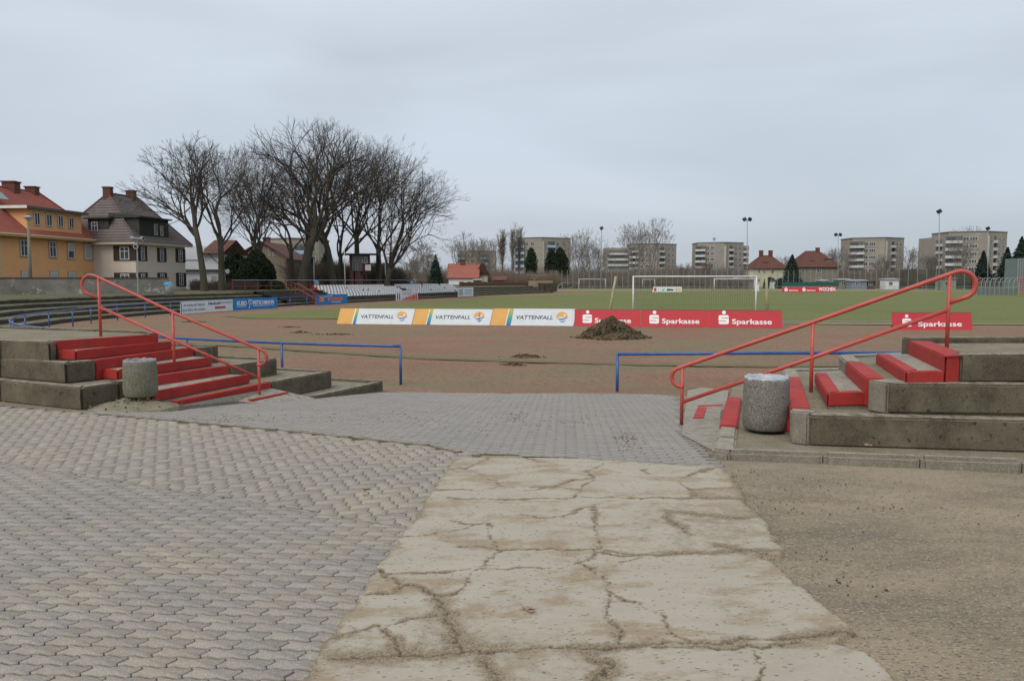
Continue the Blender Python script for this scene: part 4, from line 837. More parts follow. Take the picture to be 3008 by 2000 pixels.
M_muck = mat('brown muck crumbs', (.075, .05, .035), (.12, .08, .055), 9, rough=1)
litter('soil_crumbs', 'brown soil crumbs trodden over the ramp paving', [(880, 1200, 190, 12), (1100, 1180, 220, 10), (1500, 1180, 160, 12), (700, 1215, 100, 8), (1850, 1280, 30, 25), (1840, 1262, 20, 10), (1350, 1220, 250, 18), (600, 1225, 90, 6), (1700, 1200, 60, 12), (1515, 1180, 14, 10)], 420, 3, M_muck, (.003, .011), flatk=.12)
M_stone = mat('small pale stones', (.33, .31, .27), (.16, .14, .12), 30, rough=1)
litter('gravel_stones', 'loose pebbles over the gravel yard', [(2500, 1600, 330, 150), (2700, 1450, 250, 60), (2350, 1420, 130, 30), (2800, 1850, 200, 110), (2300, 1700, 120, 90)], 1500, 8, M_stone, (.002, .005), zf=lambda x, y: -.006, flatk=.5)
M_twig = mat('dark twigs and bits', (.06, .045, .03), rough=1)
litter('plant_debris', 'dark plant bits along the gravel yard edge', [(2240, 1475, 60, 14), (2310, 1490, 60, 14), (2600, 1500, 250, 70), (2200, 1385, 60, 6), (2420, 1420, 90, 10), (2650, 1480, 200, 25), (2420, 1650, 60, 25), (2500, 1720, 60, 20)], 70, 12, M_twig, (.003, .006), zf=lambda x, y: -.006, flatk=.5)
M_leaf = mat('dry fallen leaf', (.20, .10, .05), (.36, .30, .22), 40, rough=.8)
def leaf(px, py, z, s, lb, seed=0):
    rd = random.Random(seed); p = G(px, py, z); mb = MB(); a = rd.uniform(0, 6); n = 12
    ring = []
    for j in range(n):
        r = s * (1 if j % 2 == 0 else .62) * rd.uniform(.85, 1.15); t = a + j * 6.283 / n; ring.append((p.x + 1.25 * r * math.cos(t), p.y + .8 * r * math.sin(t), z + .004 + s * .35 * abs(math.sin(t - a)) * rd.uniform(.5, 1)))
    mb.add([(p.x, p.y, z + .004)] + ring, [(0, 1 + j, 1 + (j + 1) % n) for j in range(n)])
    tag(mb.build('fallen_leaf', M_leaf), lb, 'leaf', 'dry leaves on the paving')
leaf(1078, 1436, .002, .035, 'curled pale leaf on the herringbone pavers', 1); leaf(1071, 1455, .002, .022, 'small dark leaf nearest the curled pale leaf on pavers', 2)
leaf(1550, 1788, .02, .034, 'reddish dry leaf on the middle concrete plate', 3); leaf(1560, 1797, .02, .02, 'small leaf fragment touching the reddish leaf on the concrete', 4); leaf(2553, 1309, .09, .05, 'orange leaf below the right terrace kerb', 5); leaf(196, 1522, .002, .03, 'pale sliver of leaf on the left pavers', 6)

# ------------------------------------------------------------ goals
M_gw = mat('goal white', (.66, .66, .66), (.52, .52, .50), 3, rough=.45)
M_net = mat('weathered net cord', (.10, .11, .09), rough=.9)
def goal(label, A, B, H=2.44, r=.046, depth=1.6, net=True, group='football goals', netr=.006, cell=.13):
    """A, B post feet on the ground"""
    T = thing('football_goal', label, 'goal', A, group=group); d = (B - A).normalized(); bk = V(-d.y, d.x, 0)
    for p in (A, B): m = MB(); m.tube([p - V(0, 0, .05), p + V(0, 0, H)], r, 8); m.build('goal_post', M_gw, T, smooth=True)
    m = MB(); m.tube([A + V(0, 0, H) - d * r, B + V(0, 0, H) + d * r], r, 8); m.build('crossbar', M_gw, T, smooth=True)
    m = MB()
    for p in (A, B):
        q = p + bk * .6 + V(0, 0, H * .97); m.tube([p + V(0, 0, H), q, p + bk * depth + V(0, 0, .03)], r * .35, 5)
    m.tube([A + bk * depth + V(0, 0, .03), B + bk * depth + V(0, 0, .03)], r * .35, 5); m.build('net_stay', M_grey, T)
    if net:
        m = MB(); L_ = (B - A).length; n = int(L_ / cell); k = int(H / cell); 
        def pt(i, j):
            t = j / k; hh = V(0, 0, H * .97) * (1 - t) ; bow = .08 * math.sin(math.pi * i / n * 3) * math.sin(math.pi * t)
            return A.lerp(B, i / n) + bk * (.6 + (depth - .6) * t + bow) + hh
        for i in range(n + 1): m.tube([pt(i, j) for j in range(0, k + 1, 3)] + [pt(i, k)], netr, 3, cap=False)
        for j in range(k + 1): m.tube([pt(i, j) for i in range(0, n + 1, 4)] + [pt(n, j)], netr, 3, cap=False)
        for p in (0, n):
            for j in range(0, k + 1, 2): m.tube([pt(p, j), (A if p == 0 else B) + V(0, 0, H * (1 - j / k))], netr, 3, cap=False)
        m.build('net', M_net, T)
    return T
gA = P(1859, 935, 45.6); gA.z = ZF; gB = P(2219, 938, 43.3); gB.z = ZF
goal('nearest white goal with dark net behind the near row of boards', gA, gB, netr=.0045)
def fgoal(px0, px1, Z, lb, ztop_px=None, r=.06, net=False, H=2.44):
    A, B = P(px0, 840, Z), P(px1, 840, Z); A.z = B.z = ZF; goal(lb, A, B, H=H, net=net, r=r, netr=.012, cell=.3)
fgoal(2098, 2216, 142, 'white goal at the far end of the main pitch', r=.08, net=True)
fgoal(1701, 1778, 205, 'thin white goal on the practice ground left of the leaning pole', r=.07)
fgoal(1888, 1923, 200, 'small white goal seen through the near goal', r=.06, H=2.4)
T = thing('small_goal', 'low grey folding goal frame at the end of the far terrace', 'goal', P(1660, 850, 150)); a, b, c, d = [P(x, y, 150) for x, y in ((1630, 848), (1652, 831), (1698, 830), (1672, 848))]
m = MB(); m.tube([a, b, c, d], .06, 6); m.tube([b, V(b.x, b.y, ZF)], .05, 6); m.tube([c, V(c.x, c.y, ZF)], .05, 6); m.build('goal_frame', M_grey, T)
m = MB(); m.tube([a, d], .04, 5); m.build('ground_bar', M_grey, T)
M_pole = mat('yellowish wooden pole', (.36, .34, .20), (.28, .26, .15), 3, rough=.8)
def pole(label, b, t, r0, r1, m_, name='net_pole', cat='pole', group=None):
    mb = MB(); mb.tube([b, b.lerp(t, .5), t], [r0, (r0 + r1) / 2, r1], 8); o = mb.build(name, m_, smooth=True); return tag(o, label, cat, group)
bq = P(1788, 935, 47); bq.z = ZF; tq = P(1809, 812, 47.5); pole('yellowish pole leaning right, left of the near goal', bq, tq, .09, .07, M_pole)
bq = P(2254, 935, 45.5); bq.z = ZF; tq = P(2251, 807, 45.5); pole('upright yellowish pole right of the near goal', bq, tq, .10, .08, M_pole)

# ------------------------------------------------------------ spectator seats
M_seat = mat('white plastic seat', (.72, .72, .72), (.60, .60, .61), 2, rough=.45); M_pink = mat('red plastic seat', (.55, .06, .07), rough=.5)
def seat_mesh():
    m = MB(); W, D, H = .40, .38, .40; prof = [(0, -.02), (.02, .03), (.12, .0), (.25, -.005), (.33, .03), (.37, .12), (.40, .28), (.41, .38), (.45, .37)]; n = 7; vs = []
    for j, (y, z) in enumerate(prof):
        for i in range(n):
            u = i / (n - 1) * 2 - 1; vs.append((u * W / 2 * (1 - .12 * (j > 6)), y + (-.05 * abs(u) ** 3 if j > 3 else 0), z + .035 * abs(u) ** 3 * (j < 5) - .04 * abs(u) ** 3 * (j > 6)))
    m.add(vs, [(j * n + i, j * n + i + 1, (j + 1) * n + i + 1, (j + 1) * n + i) for j in range(len(prof) - 1) for i in range(n - 1)])
    m.box((0, .2, -.05), (.30, .05, .07)); m.box((0, .45, .15), (.34, .02, .42))
    o = m.build('stadium_chair', M_seat, shift=False, smooth=False); return o
seat0 = seat_mesh(); first = [True]; ps = offset_in(path, 0)
stpath = [p for p in path if p.y > 62]
def proj(p): dy = p.y * CP - (p.z - EYE) * SP; return 1504 + FPX * p.x / dy
def row(off, z, px0, px1, lb, grp, seed, miss=.03):
    rd = random.Random(seed); pl = resample([V(p.x, p.y, z) for p in offset_in(stpath, off)], .55)
    for i in range(len(pl) - 1):
        q = proj(pl[i])
        if px0 <= q <= px1 and rd.random() > miss:
            d = pl[i + 1] - pl[i]; o = seat0 if first[0] else seat0.copy()
            if not first[0]: C.objects.link(o)
            first[0] = False; o.location = pl[i]; o.rotation_euler = (0, 0, math.atan2(d.y, d.x) ); o.scale = (.84, .95, .80); tag(o, lb, 'chair', grp)
rn = ['front', 'second', 'third', 'fourth', 'back']
for k in range(5):
    row(2.0 + .72 * k, .08 + .19 * k, 990 - 16 * k, 1202 - 11 * k, f'white plastic bucket seat in the {rn[k]} row of the nearer seat block', 'white seats of the nearer block', 50 + k, .04)
    row(2.0 + .72 * k, .08 + .19 * k, 1236 - 18 * k, 1366 - 10 * k, f'white plastic bucket seat in the {rn[k]} row of the farther seat block', 'white seats of the farther block', 70 + k, .03)
for px, k, lb in ((931, 4, 'red plastic seat at the left end of the back row'), (939, 3, 'pink red seat at the left end of the fourth row')):
    pl = resample([V(p.x, p.y, .08 + .19 * k) for p in offset_in(stpath, 2.0 + .72 * k)], .3); p = min(pl, key=lambda q: abs(proj(q) - px)); o = seat0.copy(); o.data = seat0.data.copy(); o.data.materials[0] = M_pink; C.objects.link(o); o.location = p; o.rotation_euler = (0, 0, R(72)); tag(o, lb, 'chair')
# supporting steps under the seats
ST = thing('seat_stand', 'dark stepped concrete stand carrying the white seats', 'grandstand', (-12, 84, ZF))
st2 = [p for p in path if 66 < p.y < 108]
for k in range(5):
    pa, pb = offset_in(st2, 1.75 + .72 * k), offset_in(st2, 1.75 + .72 * (k + 1)); z = -.10 + .19 * k; m = MB()
    for i in range(len(st2) - 1):
        a, b, c, d = pa[i], pa[i + 1], pb[i + 1], pb[i]
        m.quad(V(a.x, a.y, ZF), V(b.x, b.y, ZF), V(b.x, b.y, z), V(a.x, a.y, z)); m.quad(V(a.x, a.y, z), V(b.x, b.y, z), V(c.x, c.y, z), V(d.x, d.y, z))
    m.build('stand_step', M_riser, ST)
m = MB(); pa, pb = offset_in(st2, 5.34), offset_in(st2, 7.5)
for i in range(len(st2) - 1): a, b, c, d = pa[i], pa[i + 1], pb[i + 1], pb[i]; m.quad(V(a.x, a.y, .68), V(b.x, b.y, .68), V(c.x, c.y, .68), V(d.x, d.y, .68)); m.quad(V(a.x, a.y, .3), V(b.x, b.y, .3), V(b.x, b.y, .68), V(a.x, a.y, .68))
m.build('upper_walkway', M_tread, ST)
M_rst = mat('dull red steel', (.20, .045, .035), (.14, .04, .035), 3, rough=.7)
RS = thing('stand_railing', 'red and grey railing along the top of the seat stand', 'railing', (-18, 84, .68)); rl_ = resample(offset_in([p for p in path if 64 < p.y < 104], 6.0), 2.0)
for z in (1.10, 1.62): m = MB(); m.tube([V(p.x, p.y, z) for p in rl_], .03, 5); m.build('rail', M_grey if z > 1.5 else M_rst, RS)
for p in rl_: m = MB(); m.tube([V(p.x, p.y, .6), V(p.x, p.y, 1.62)], .03, 5); m.build('post', M_rst, RS)
SS = thing('stand_steps_railing', 'red step railings at the left end of the seat stand', 'railing', (-19, 67, 0))
for dx in (0, 1.3):
    pts_ = [P(855 + dx * 9, 830 + dx * 2, 69), P(868 + dx * 9, 832 + dx * 2, 69), P(918 + dx * 8, 858 + dx * 3, 67), P(925 + dx * 8, 866, 67)]
    for o_ in (0, 5): m = MB(); m.tube([q - V(0, 0, o_ * .09) for q in pts_], .035, 5); m.build('rail', M_rst, SS)
    for q in (pts_[0], pts_[1], (pts_[1] + pts_[2]) / 2, pts_[2]): m = MB(); m.tube([q, q - V(0, 0, .95)], .03, 5); m.build('post', M_rst, SS)
# ------------------------------------------------------------ bare trees
M_bark = mat('dark wet bark', (.045, .040, .032), (.075, .07, .048), 2, rough=1, stretch=(1, 1, .25))
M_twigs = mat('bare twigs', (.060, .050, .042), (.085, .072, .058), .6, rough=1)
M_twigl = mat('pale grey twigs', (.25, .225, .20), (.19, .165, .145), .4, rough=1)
M_twigr = mat('reddish brown twigs', (.20, .145, .12), (.17, .145, .11), .3, rough=1)
def segs_to_mesh(name, S, sides=3):
    S = np.array(S, dtype=float); p0, p1, r0, r1 = S[:, 0:3], S[:, 3:6], S[:, 6], S[:, 7]
    d = p1 - p0; d /= np.linalg.norm(d, axis=1)[:, None] + 1e-9
    ref = np.where(np.abs(d[:, 2:3]) > .9, np.array([[1., 0, 0]]), np.array([[0, 0, 1.]]))
    u = np.cross(d, ref); u /= np.linalg.norm(u, axis=1)[:, None] + 1e-9; w_ = np.cross(d, u); vs = []
    for P_, r in ((p0, r0), (p1, r1)):
        for k in range(sides):
            t = 2 * math.pi * k / sides; vs.append(P_ + (u * math.cos(t) + w_ * math.sin(t)) * r[:, None])
    v = np.stack(vs, 1); n = len(S); b = np.arange(n)[:, None] * 2 * sides
    f = np.stack([np.concatenate([b + k, b + (k + 1) % sides, b + sides + (k + 1) % sides, b + sides + k], 1) for k in range(sides)], 1).reshape(-1, 4)
    return np_mesh(name, v.reshape(-1, 3), f)
def rot_about(d, ang, az):
    a = d.orthogonal().normalized(); b = d.cross(a); return (d * math.cos(ang) + (a * math.cos(az) + b * math.sin(az)) * math.sin(ang)).normalized()
def grow(out_, p, d, L_, r, lev, rd, cfg):
    n = (11, 7, 5, 3)[min(lev, 3)]; st = L_ / n; wig = cfg['wig'][min(lev, 3)]; trop = cfg['trop'][min(lev, 3)]; p = p.copy(); d = d.copy(); taper = .9 if lev else .85
    for i in range(n):
        d = (d + Vector((rd.gauss(0, wig), rd.gauss(0, wig), rd.gauss(0, wig))) + Vector((0, 0, trop))).normalized()
        q = p + d * st; r2 = max(cfg['rmin'], r * (1 - taper * (i + 1) / n) if lev < 3 else cfg['rmin']); ra = max(cfg['rmin'], r * (1 - taper * i / n))
        out_.append((p.x, p.y, p.z, q.x, q.y, q.z, ra, r2)); p = q; t = (i + 1) / n
        if lev < 3 and t > cfg['t0'][lev] and t < .99:
            for _ in range(cfg['kids'][lev] if rd.random() < cfg['prob'][lev] else 0):
                cd_ = rot_about(d, rd.uniform(*cfg['ang']), rd.uniform(0, 6.283)); grow(out_, p, cd_, L_ * rd.uniform(*cfg['len'][lev]) * (1.15 - .55 * t), ra * .55, lev + 1, rd, cfg)
    if lev < 3:
        for _ in range(2): grow(out_, p, rot_about(d, rd.uniform(.15, .45), rd.uniform(0, 6.28)), L_ * cfg['len'][lev][0] * .8, max(cfg['rmin'], r * .15), lev + 1, rd, cfg)
CFG = dict(wig=(.10, .13, .17, .2), trop=(.045, .02, .0, .0), t0=(.12, .1, .1), kids=(2, 2, 2), prob=(.8, .62, .6), ang=(.45, .95), len=((.34, .58), (.36, .6), (.4, .65)), rmin=.0085)
def fork_grow(out_, p, d, L_, r, lev, rd, cf):
    """dichotomous growth: limbs that keep splitting into two near equal ones, with fine shoots along them"""
    n = 4 if lev < 3 else 3; p = p.copy(); d = d.copy(); r1 = max(cf['rmin'], r * cf['rk']); curl = Vector((rd.gauss(0, 1), rd.gauss(0, 1), rd.gauss(0, .5))) * cf['curl']
    for i in range(n):
        d = (d + curl / n + Vector((rd.gauss(0, .05), rd.gauss(0, .05), rd.gauss(0, .05) + cf['trop'] / (1 + lev * .6)))).normalized(); q = p + d * (L_ / n)
        a_, b_ = r + (r1 - r) * i / n, r + (r1 - r) * (i + 1) / n; out_.append((p.x, p.y, p.z, q.x, q.y, q.z, a_, b_)); p = q
        if lev >= 1 and rd.random() < cf['shoot']:
            sd2 = rot_about(d, rd.uniform(.5, 1.1), rd.uniform(0, 6.28)); sl = L_ * rd.uniform(.35, .9)
            if lev < cf['lev'] - 2 and rd.random() < .5: fork_grow(out_, p, sd2, sl, max(cf['rmin'], b_ * .4), max(lev + 2, cf['lev'] - 2), rd, cf)
            else:
                e1 = p + sd2 * sl * .5; e2 = e1 + (sd2 + Vector((rd.gauss(0, .2), rd.gauss(0, .2), rd.gauss(0, .2)))) * sl * .4; out_.append((*p, *e1, cf['rmin'], cf['rmin'])); out_.append((*e1, *e2, cf['rmin'], cf['rmin'] * .6))
    if lev < cf['lev']:
        k = 2 if rd.random() < .86 else 3; az = rd.uniform(0, 6.28); main = rd.random() < .55
        for j in range(k):
            an = rd.uniform(*cf['ang']) * (.45 if (main and j == 0) else 1.15); fork_grow(out_, p, rot_about(d, an, az + j * 6.283 / k + rd.uniform(-.4, .4)), L_ * rd.uniform(.74, .92), r1 * (.92 if (main and j == 0) else .72), lev + 1, rd, cf)
    else:
        for j in range(cf['tips']):
            t = rot_about(d, rd.uniform(.1, .55), rd.uniform(0, 6.28)); e1 = p + t * L_ * rd.uniform(.35, .65); out_.append((*p, *e1, cf['rmin'], cf['rmin'] * .6))
CFG = dict(lev=6, rk=.83, curl=.22, trop=.045, shoot=.24, ang=(.22, .50), rmin=.0070, tips=4)
def bare_tree(label, base, H, limbs, seed, r=.32, fork=.3, trunk_to=None, cfg=CFG, mt=M_twigs, group=None, name='bare_tree'):
    """limbs: list of (azimuth deg, tilt deg, length factor); leaf-less deciduous tree"""
    rd = random.Random(seed); T = thing(name, label, 'tree', base, group=group); S = []; fz = H * fork
    tt = trunk_to or V(0, 0, 0); ctop = base + V(0, 0, fz) + tt; ctrl = [base - V(0, 0, .4), base + V(0, 0, .25), base + tt * .2 + V(0, 0, fz * .35), base + tt * .55 + V(0, 0, fz * .7), ctop]
    mb = MB(); mb.tube(ctrl, [r * 1.5, r * 1.15, r, r * .92, r * .8], 10); mb.build('trunk', M_bark, T, smooth=True)
    nl = cfg['lev'] + 1; tot = sum(.83 ** i for i in range(nl)) + .5 * .83 ** nl
    for i, (az, tilt, lf) in enumerate(limbs):
        a, t = R(az), R(tilt); d = Vector((math.cos(a) * math.sin(t), math.sin(a) * math.sin(t), math.cos(t)))
        low = 0 if i == 0 else rd.uniform(.0, .22) * fz; p = ctop - V(0, 0, low)
        fork_grow(S, p, d, (H - fz) * lf * 1.06 / tot, r * (.66 if i == 0 else rd.uniform(.38, .52)), 0, rd, cfg)
    o = link_mesh('crown', segs_to_mesh('crown', S), mt, T); return T
def bt(label, px, pyb, Z, pyt, limbs, seed, z=.55, **k):
    b = P(px, pyb, Z); b.z = z; H = P(px, pyt, Z).z - z; return bare_tree(label, b, H, limbs, seed, **k)
L6 = [(0, 12, 1.0), (70, 32, .85), (150, 28, .9), (200, 45, .8), (270, 30, .85), (330, 38, .85)]
GB = 'tall bare trees behind the left terrace'
bt('bare tree with wide drooping left branches beside the dark roofed house', 601, 855, 73, 400, [(90, 6, 1.0), (175, 28, .95), (185, 50, .8), (200, 68, .68), (160, 56, .7), (20, 30, .8), (300, 25, .9), (350, 20, .85)], 11, r=.30, fork=.42, group=GB, trunk_to=V(-.7, 0, 0))
bt('bare tree with forked trunk in front of the white house gable', 652, 852, 76, 400, [(100, 14, 1.0), (185, 30, .95), (0, 28, 1.0), (270, 22, .95), (20, 50, .7), (150, 40, .7)], 12, r=.30, fork=.36, group=GB)
bt('slender bare tree growing left of the dark columnar evergreens', 735, 852, 88, 430, [(100, 15, .9), (170, 30, .9), (150, 50, .8), (20, 20, .8), (260, 30, .8)], 13, r=.22, fork=.3, group=GB, trunk_to=V(1.2, 0, 0))
bt('upright bare tree rising through the dark columnar evergreens', 752, 852, 84, 415, [(90, 6, 1.0), (0, 22, .85), (180, 22, .9), (225, 35, .75), (300, 30, .8), (45, 30, .75)], 14, r=.27, fork=.32, group=GB)
bt('thin bare tree leaning right beside the brown gabled house', 792, 852, 86, 520, [(90, 15, .9), (190, 25, .8), (20, 30, .8)], 15, r=.15, fork=.35, group=GB, trunk_to=V(-1.2, 0, 0))
bt('tallest bare tree with a thick pale trunk and rounded top', 888, 850, 86, 345, [(95, 8, 1.0), (170, 22, 1.0), (185, 42, .85), (10, 18, 1.05), (0, 36, 1.0), (270, 20, 1.0), (40, 28, .95), (215, 60, .55)], 16, r=.52, fork=.36, group=GB, trunk_to=V(1.6, 0, 0))
bt('dark slim bare tree directly left of the thick pale trunk', 857, 850, 90, 520, [(90, 10, .9), (170, 30, .9), (200, 45, .8), (10, 30, .7)], 17, r=.26, fork=.4, group=GB)
bt('bare tree right behind the thick pale trunk, with a lamp in front', 905, 850, 92, 440, [(90, 12, .95), (0, 25, .9), (180, 25, .8), (270, 30, .8), (30, 45, .8)], 18, r=.28, fork=.35, group=GB)
bt('tall bare tree between the lamp post and the first flagpole', 982, 850, 90, 385, [(90, 8, 1.0), (165, 25, .9), (10, 28, .95), (270, 24, .95), (190, 45, .8), (330, 40, .8)], 19, r=.36, fork=.36, group=GB, trunk_to=V(-1.2, 0, 0))
bt('bare tree right behind the first flagpole, with spreading limbs', 1002, 850, 95, 400, [(90, 14, .95), (15, 32, 1.0), (180, 30, .8), (300, 25, .9), (0, 50, .8)], 20, r=.30, fork=.22, group=GB)
bt('tall bare tree rising just behind the wooden control tower', 1050, 850, 98, 372, [(90, 6, 1.0), (0, 24, .95), (180, 22, .95), (225, 36, .85), (310, 30, .9), (40, 40, .8), (160, 48, .75)], 21, r=.34, fork=.34, group=GB)
bt('bare tree right of the control tower with its trunk behind the roof edge', 1113, 850, 95, 432, [(90, 10, 1.0), (10, 28, .95), (180, 25, .9), (280, 24, .9), (200, 40, .8)], 22, r=.33, fork=.3, group=GB)
bt('outermost bare tree with long limbs reaching out to the right', 1135, 845, 92, 452, [(80, 12, .95), (5, 22, .90), (0, 34, .84), (350, 46, .72), (200, 22, .75), (270, 30, .8)], 23, r=.36, fork=.16, group=GB, trunk_to=V(.5, 0, 0))
bt('small birch like pale tree right of the outermost big tree', 1205, 845, 120, 680, [(90, 10, 1), (0, 25, .9), (180, 25, .9), (270, 30, .8), (45, 40, .8)], 24, r=.13, fork=.25, mt=M_twigl, cfg={**CFG, 'rmin': .018})
# ---- far trees
CF = dict(lev=4, rk=.8, curl=.15, trop=.16, shoot=.45, ang=(.22, .48), rmin=.026, tips=3)
CPOP = dict(lev=3, rk=.8, curl=.05, trop=.6, shoot=.8, ang=(.08, .22), rmin=.03, tips=4)
GF = 'bare trees between the apartment blocks'
V8 = [(a, t, l_) for a, t, l_ in ((0, 10, 1), (60, 26, .95), (120, 30, .9), (180, 28, .95), (240, 26, .9), (300, 30, .9), (0, 42, .8), (180, 44, .8))]
POP = [(k * 72, 4 + 3 * (k % 3), .95 - .1 * (k % 3)) for k in range(7)]
far_trees = [('rounded bare tree left of the small apartment block', 1357, 250, 690, V8, CF, .10), ('second rounded bare tree above the small apartment block', 1400, 262, 697, V8, CF, .10), ('bare tree above the right end of the small apartment block', 1435, 250, 690, V8, CF, .12),
 ('narrow reddish poplar between two apartment blocks', 1475, 230, 667, POP, CPOP, .04), ('slim poplar just left of the blue balconies', 1505, 235, 675, POP, CPOP, .04), ('slim poplar closest to the blue balcony block', 1524, 238, 668, POP, CPOP, .04),
 ('broad bare tree behind the blue balcony block', 1650, 400, 685, V8, CF, .1), ('bare tree at the right end of the blue balcony block', 1703, 230, 672, V8, CF, .1), ('bare tree under the single lamp floodlight mast', 1752, 240, 705, V8, CF, .15), ('bare tree left of the floodlight mast with one lamp', 1728, 250, 710, V8, CF, .15),
 ('large vase shaped bare tree in front of the long apartment block', 1862, 215, 655, V8, CF, .25), ('second vase shaped tree merging with the large one', 1912, 225, 642, V8, CF, .22), ('low bare tree right of the long apartment block', 2005, 260, 775, V8, CF, .1),
 ('round bare tree behind the brown roofed house', 2470, 270, 720, V8, CF, .1), ('bare tree beside the pale gabled house', 2305, 300, 750, V8, CF, .1), ('small bare tree right of the brown roofed house', 2438, 300, 732, V8, CF, .12),
 ('bare tree in front of the wide block with white balconies', 2590, 220, 745, V8, CF, .15), ('bushy bare tree right of the wide block', 2668, 230, 725, V8, CF, .15), ('bare tree left of the floodlight with square head', 2735, 240, 738, V8, CF, .15), ('thin bare tree rising above the rightmost block roof', 2828, 330, 658, V8, CF, .3), ('wispy bare tree in front of the rightmost block', 2818, 215, 700, V8, CF, .2), ('bare tree on the orange leaved left of the fourth block', 2070, 240, 768, V8, CF, .1),
 ('bare tree behind the small red shed and the seats', 1250, 190, 735, V8, CF, .15), ('low bare tree left of the spruce by the seats', 1222, 170, 750, V8, CF, .2)]
for i, (lb, px, Z, pyt, lim, cf, fk) in enumerate(far_trees):
    rr_d = random.Random(100 + i); lim2 = [(a + rr_d.uniform(-20, 20), t * rr_d.uniform(.85, 1.15), l_ * rr_d.uniform(.85, 1.0)) for a, t, l_ in lim]
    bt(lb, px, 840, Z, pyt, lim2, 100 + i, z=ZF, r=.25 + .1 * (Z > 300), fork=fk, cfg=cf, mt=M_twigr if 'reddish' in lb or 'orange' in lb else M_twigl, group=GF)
# ---- undergrowth bands (one mass each)
def thicket(name, label, px0, px1, Z0, Z1, h0, h1, n, seed, m, z=ZF, rmin=.03, gaps=0.0, kind='stuff'):
    rd = np.random.default_rng(seed); px = rd.uniform(px0, px1, n); Z = rd.uniform(Z0, Z1, n); x = (px - 1504) / FPX * Z * .997
    hh = h0 + (h1 - h0) * smooth_noise(px / 30., Z / 40., 1, seed, 4); hh *= rd.uniform(.35, 1.0, n); S = []
    tot = []
    for k in range(3):
        dx, dy = rd.normal(0, .16, n) * hh, rd.normal(0, .16, n) * hh; a = np.stack([x, Z, np.full(n, z)], 1); b = a + np.stack([dx, dy, hh], 1); mid = (a + b) / 2 + np.stack([dx * .2 + rd.normal(0, .1, n), dy * 0, hh * .06], 1)
        tot += [np.c_[a, mid, np.full(n, rmin * 1.4), np.full(n, rmin)], np.c_[mid, b, np.full(n, rmin), np.full(n, rmin * .5)]]
        side = mid + np.stack([rd.normal(0, .35, n) * hh, rd.normal(0, .2, n) * hh, rd.uniform(.1, .4, n) * hh], 1); tot.append(np.c_[mid, side, np.full(n, rmin * .8), np.full(n, rmin * .5)])
    return tag(link_mesh(name, segs_to_mesh(name, np.concatenate(tot)), m), label, 'undergrowth', kind=kind)
thicket('undergrowth', 'brown bare scrub along the far side in front of the apartment blocks', 1560, 2860, 250, 300, 3, 8.5, 7500, 1, M_twigr, rmin=.035)
thicket('undergrowth', 'low brown bushes close behind the tall ball fence', 1600, 2200, 205, 240, 1.5, 4.5, 5000, 6, M_twigr, rmin=.03)
thicket('undergrowth', 'low bushes behind the fences right of the brown roofed house', 2465, 2860, 205, 240, 1.5, 4.5, 3500, 7, M_twigr, rmin=.03)
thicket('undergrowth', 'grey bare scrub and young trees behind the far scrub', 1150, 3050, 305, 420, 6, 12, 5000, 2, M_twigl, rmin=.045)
thicket('undergrowth', 'bare garden bushes behind the seats and the far terrace', 1130, 1640, 188, 225, 2.5, 6, 5000, 3, M_twigr, rmin=.028)
thicket('undergrowth', 'dark bare shrubs under the tall trees behind the railing', 850, 1180, 100, 130, 1.5, 5, 5000, 4, M_twigs, z=.5, rmin=.02)
thicket('undergrowth', 'thin shrubs between the houses and the left terrace', 560, 760, 78, 92, .6, 1.8, 900, 5, M_twigs, z=.55, rmin=.012)
M_hedge = mat('dark evergreen foliage', (.022, .034, .018), (.035, .05, .025), 3, rough=1); M_spruce = mat('blue green spruce needles', (.020, .038, .030), (.035, .055, .042), 3, rough=1)
M_core = mat('dark branch core', (.02, .024, .016), rough=1)
def leaf_mass(pts, s, rd):
    n = len(pts); a = rd.normal(0, 1, (n, 3)); a /= np.linalg.norm(a, axis=1)[:, None]; b = np.cross(a, rd.normal(0, 1, (n, 3))); b /= np.linalg.norm(b, axis=1)[:, None]; ss = rd.uniform(.6, 1.3, (n, 1)) * s
    v = np.stack([pts - a * ss, pts - b * ss * .45, pts + a * ss, pts + b * ss * .45], 1).reshape(-1, 3); return v, np.arange(n * 4).reshape(n, 4)
def evergreen(label, px, Z, pyt, w_, seed, kind='column', z=ZF, n=5000, m=None, s=.10, name=None):
    rd = np.random.default_rng(seed); b = P(px, 840, Z); b.z = z; H = P(px, pyt, Z).z - z; T = thing(name or ('columnar_evergreen' if kind == 'column' else 'spruce' if kind == 'spruce' else 'evergreen_bush'), label, 'tree' if kind != 'bush' else 'bush', b)
    t = rd.random(n) ** (.8 if kind == 'column' else 1.0); az = rd.uniform(0, 2 * math.pi, n)
    if kind == 'column': rad = w_ * np.clip(np.sin(np.pi * np.clip(t * .93 + .07, 0, 1)) ** .55, 0, 1)
    elif kind == 'bush': rad = w_ * np.sqrt(np.clip(1 - (t * 1.0) ** 2.2, 0, 1))
    else: lay = (t * 13) % 1; rad = w_ * (1 - t) ** .85 * (1.08 - .5 * lay)
    lump = .60 + .80 * smooth_noise(az * 1.3 + 10, t * H * .9, 1, seed, 3); rr = rad * lump * rd.uniform(.15, 1.15, n) ** .5
    zz = t * H - (.22 * rr if kind == 'spruce' else 0); pts = np.stack([rr * np.cos(az), rr * np.sin(az), zz + (.15 if kind != 'spruce' else H * .06)], 1) + np.array(b)
    v, f = leaf_mass(pts, s, rd); link_mesh('foliage', np_mesh('foliage', v, f), m or M_hedge, T)
    mb = MB(); mb.tube([b - V(0, 0, .2), b + V(0, 0, H * .95)], [w_ * .12 + .03, .02], 6); mb.build('trunk', M_bark, T)
    return T
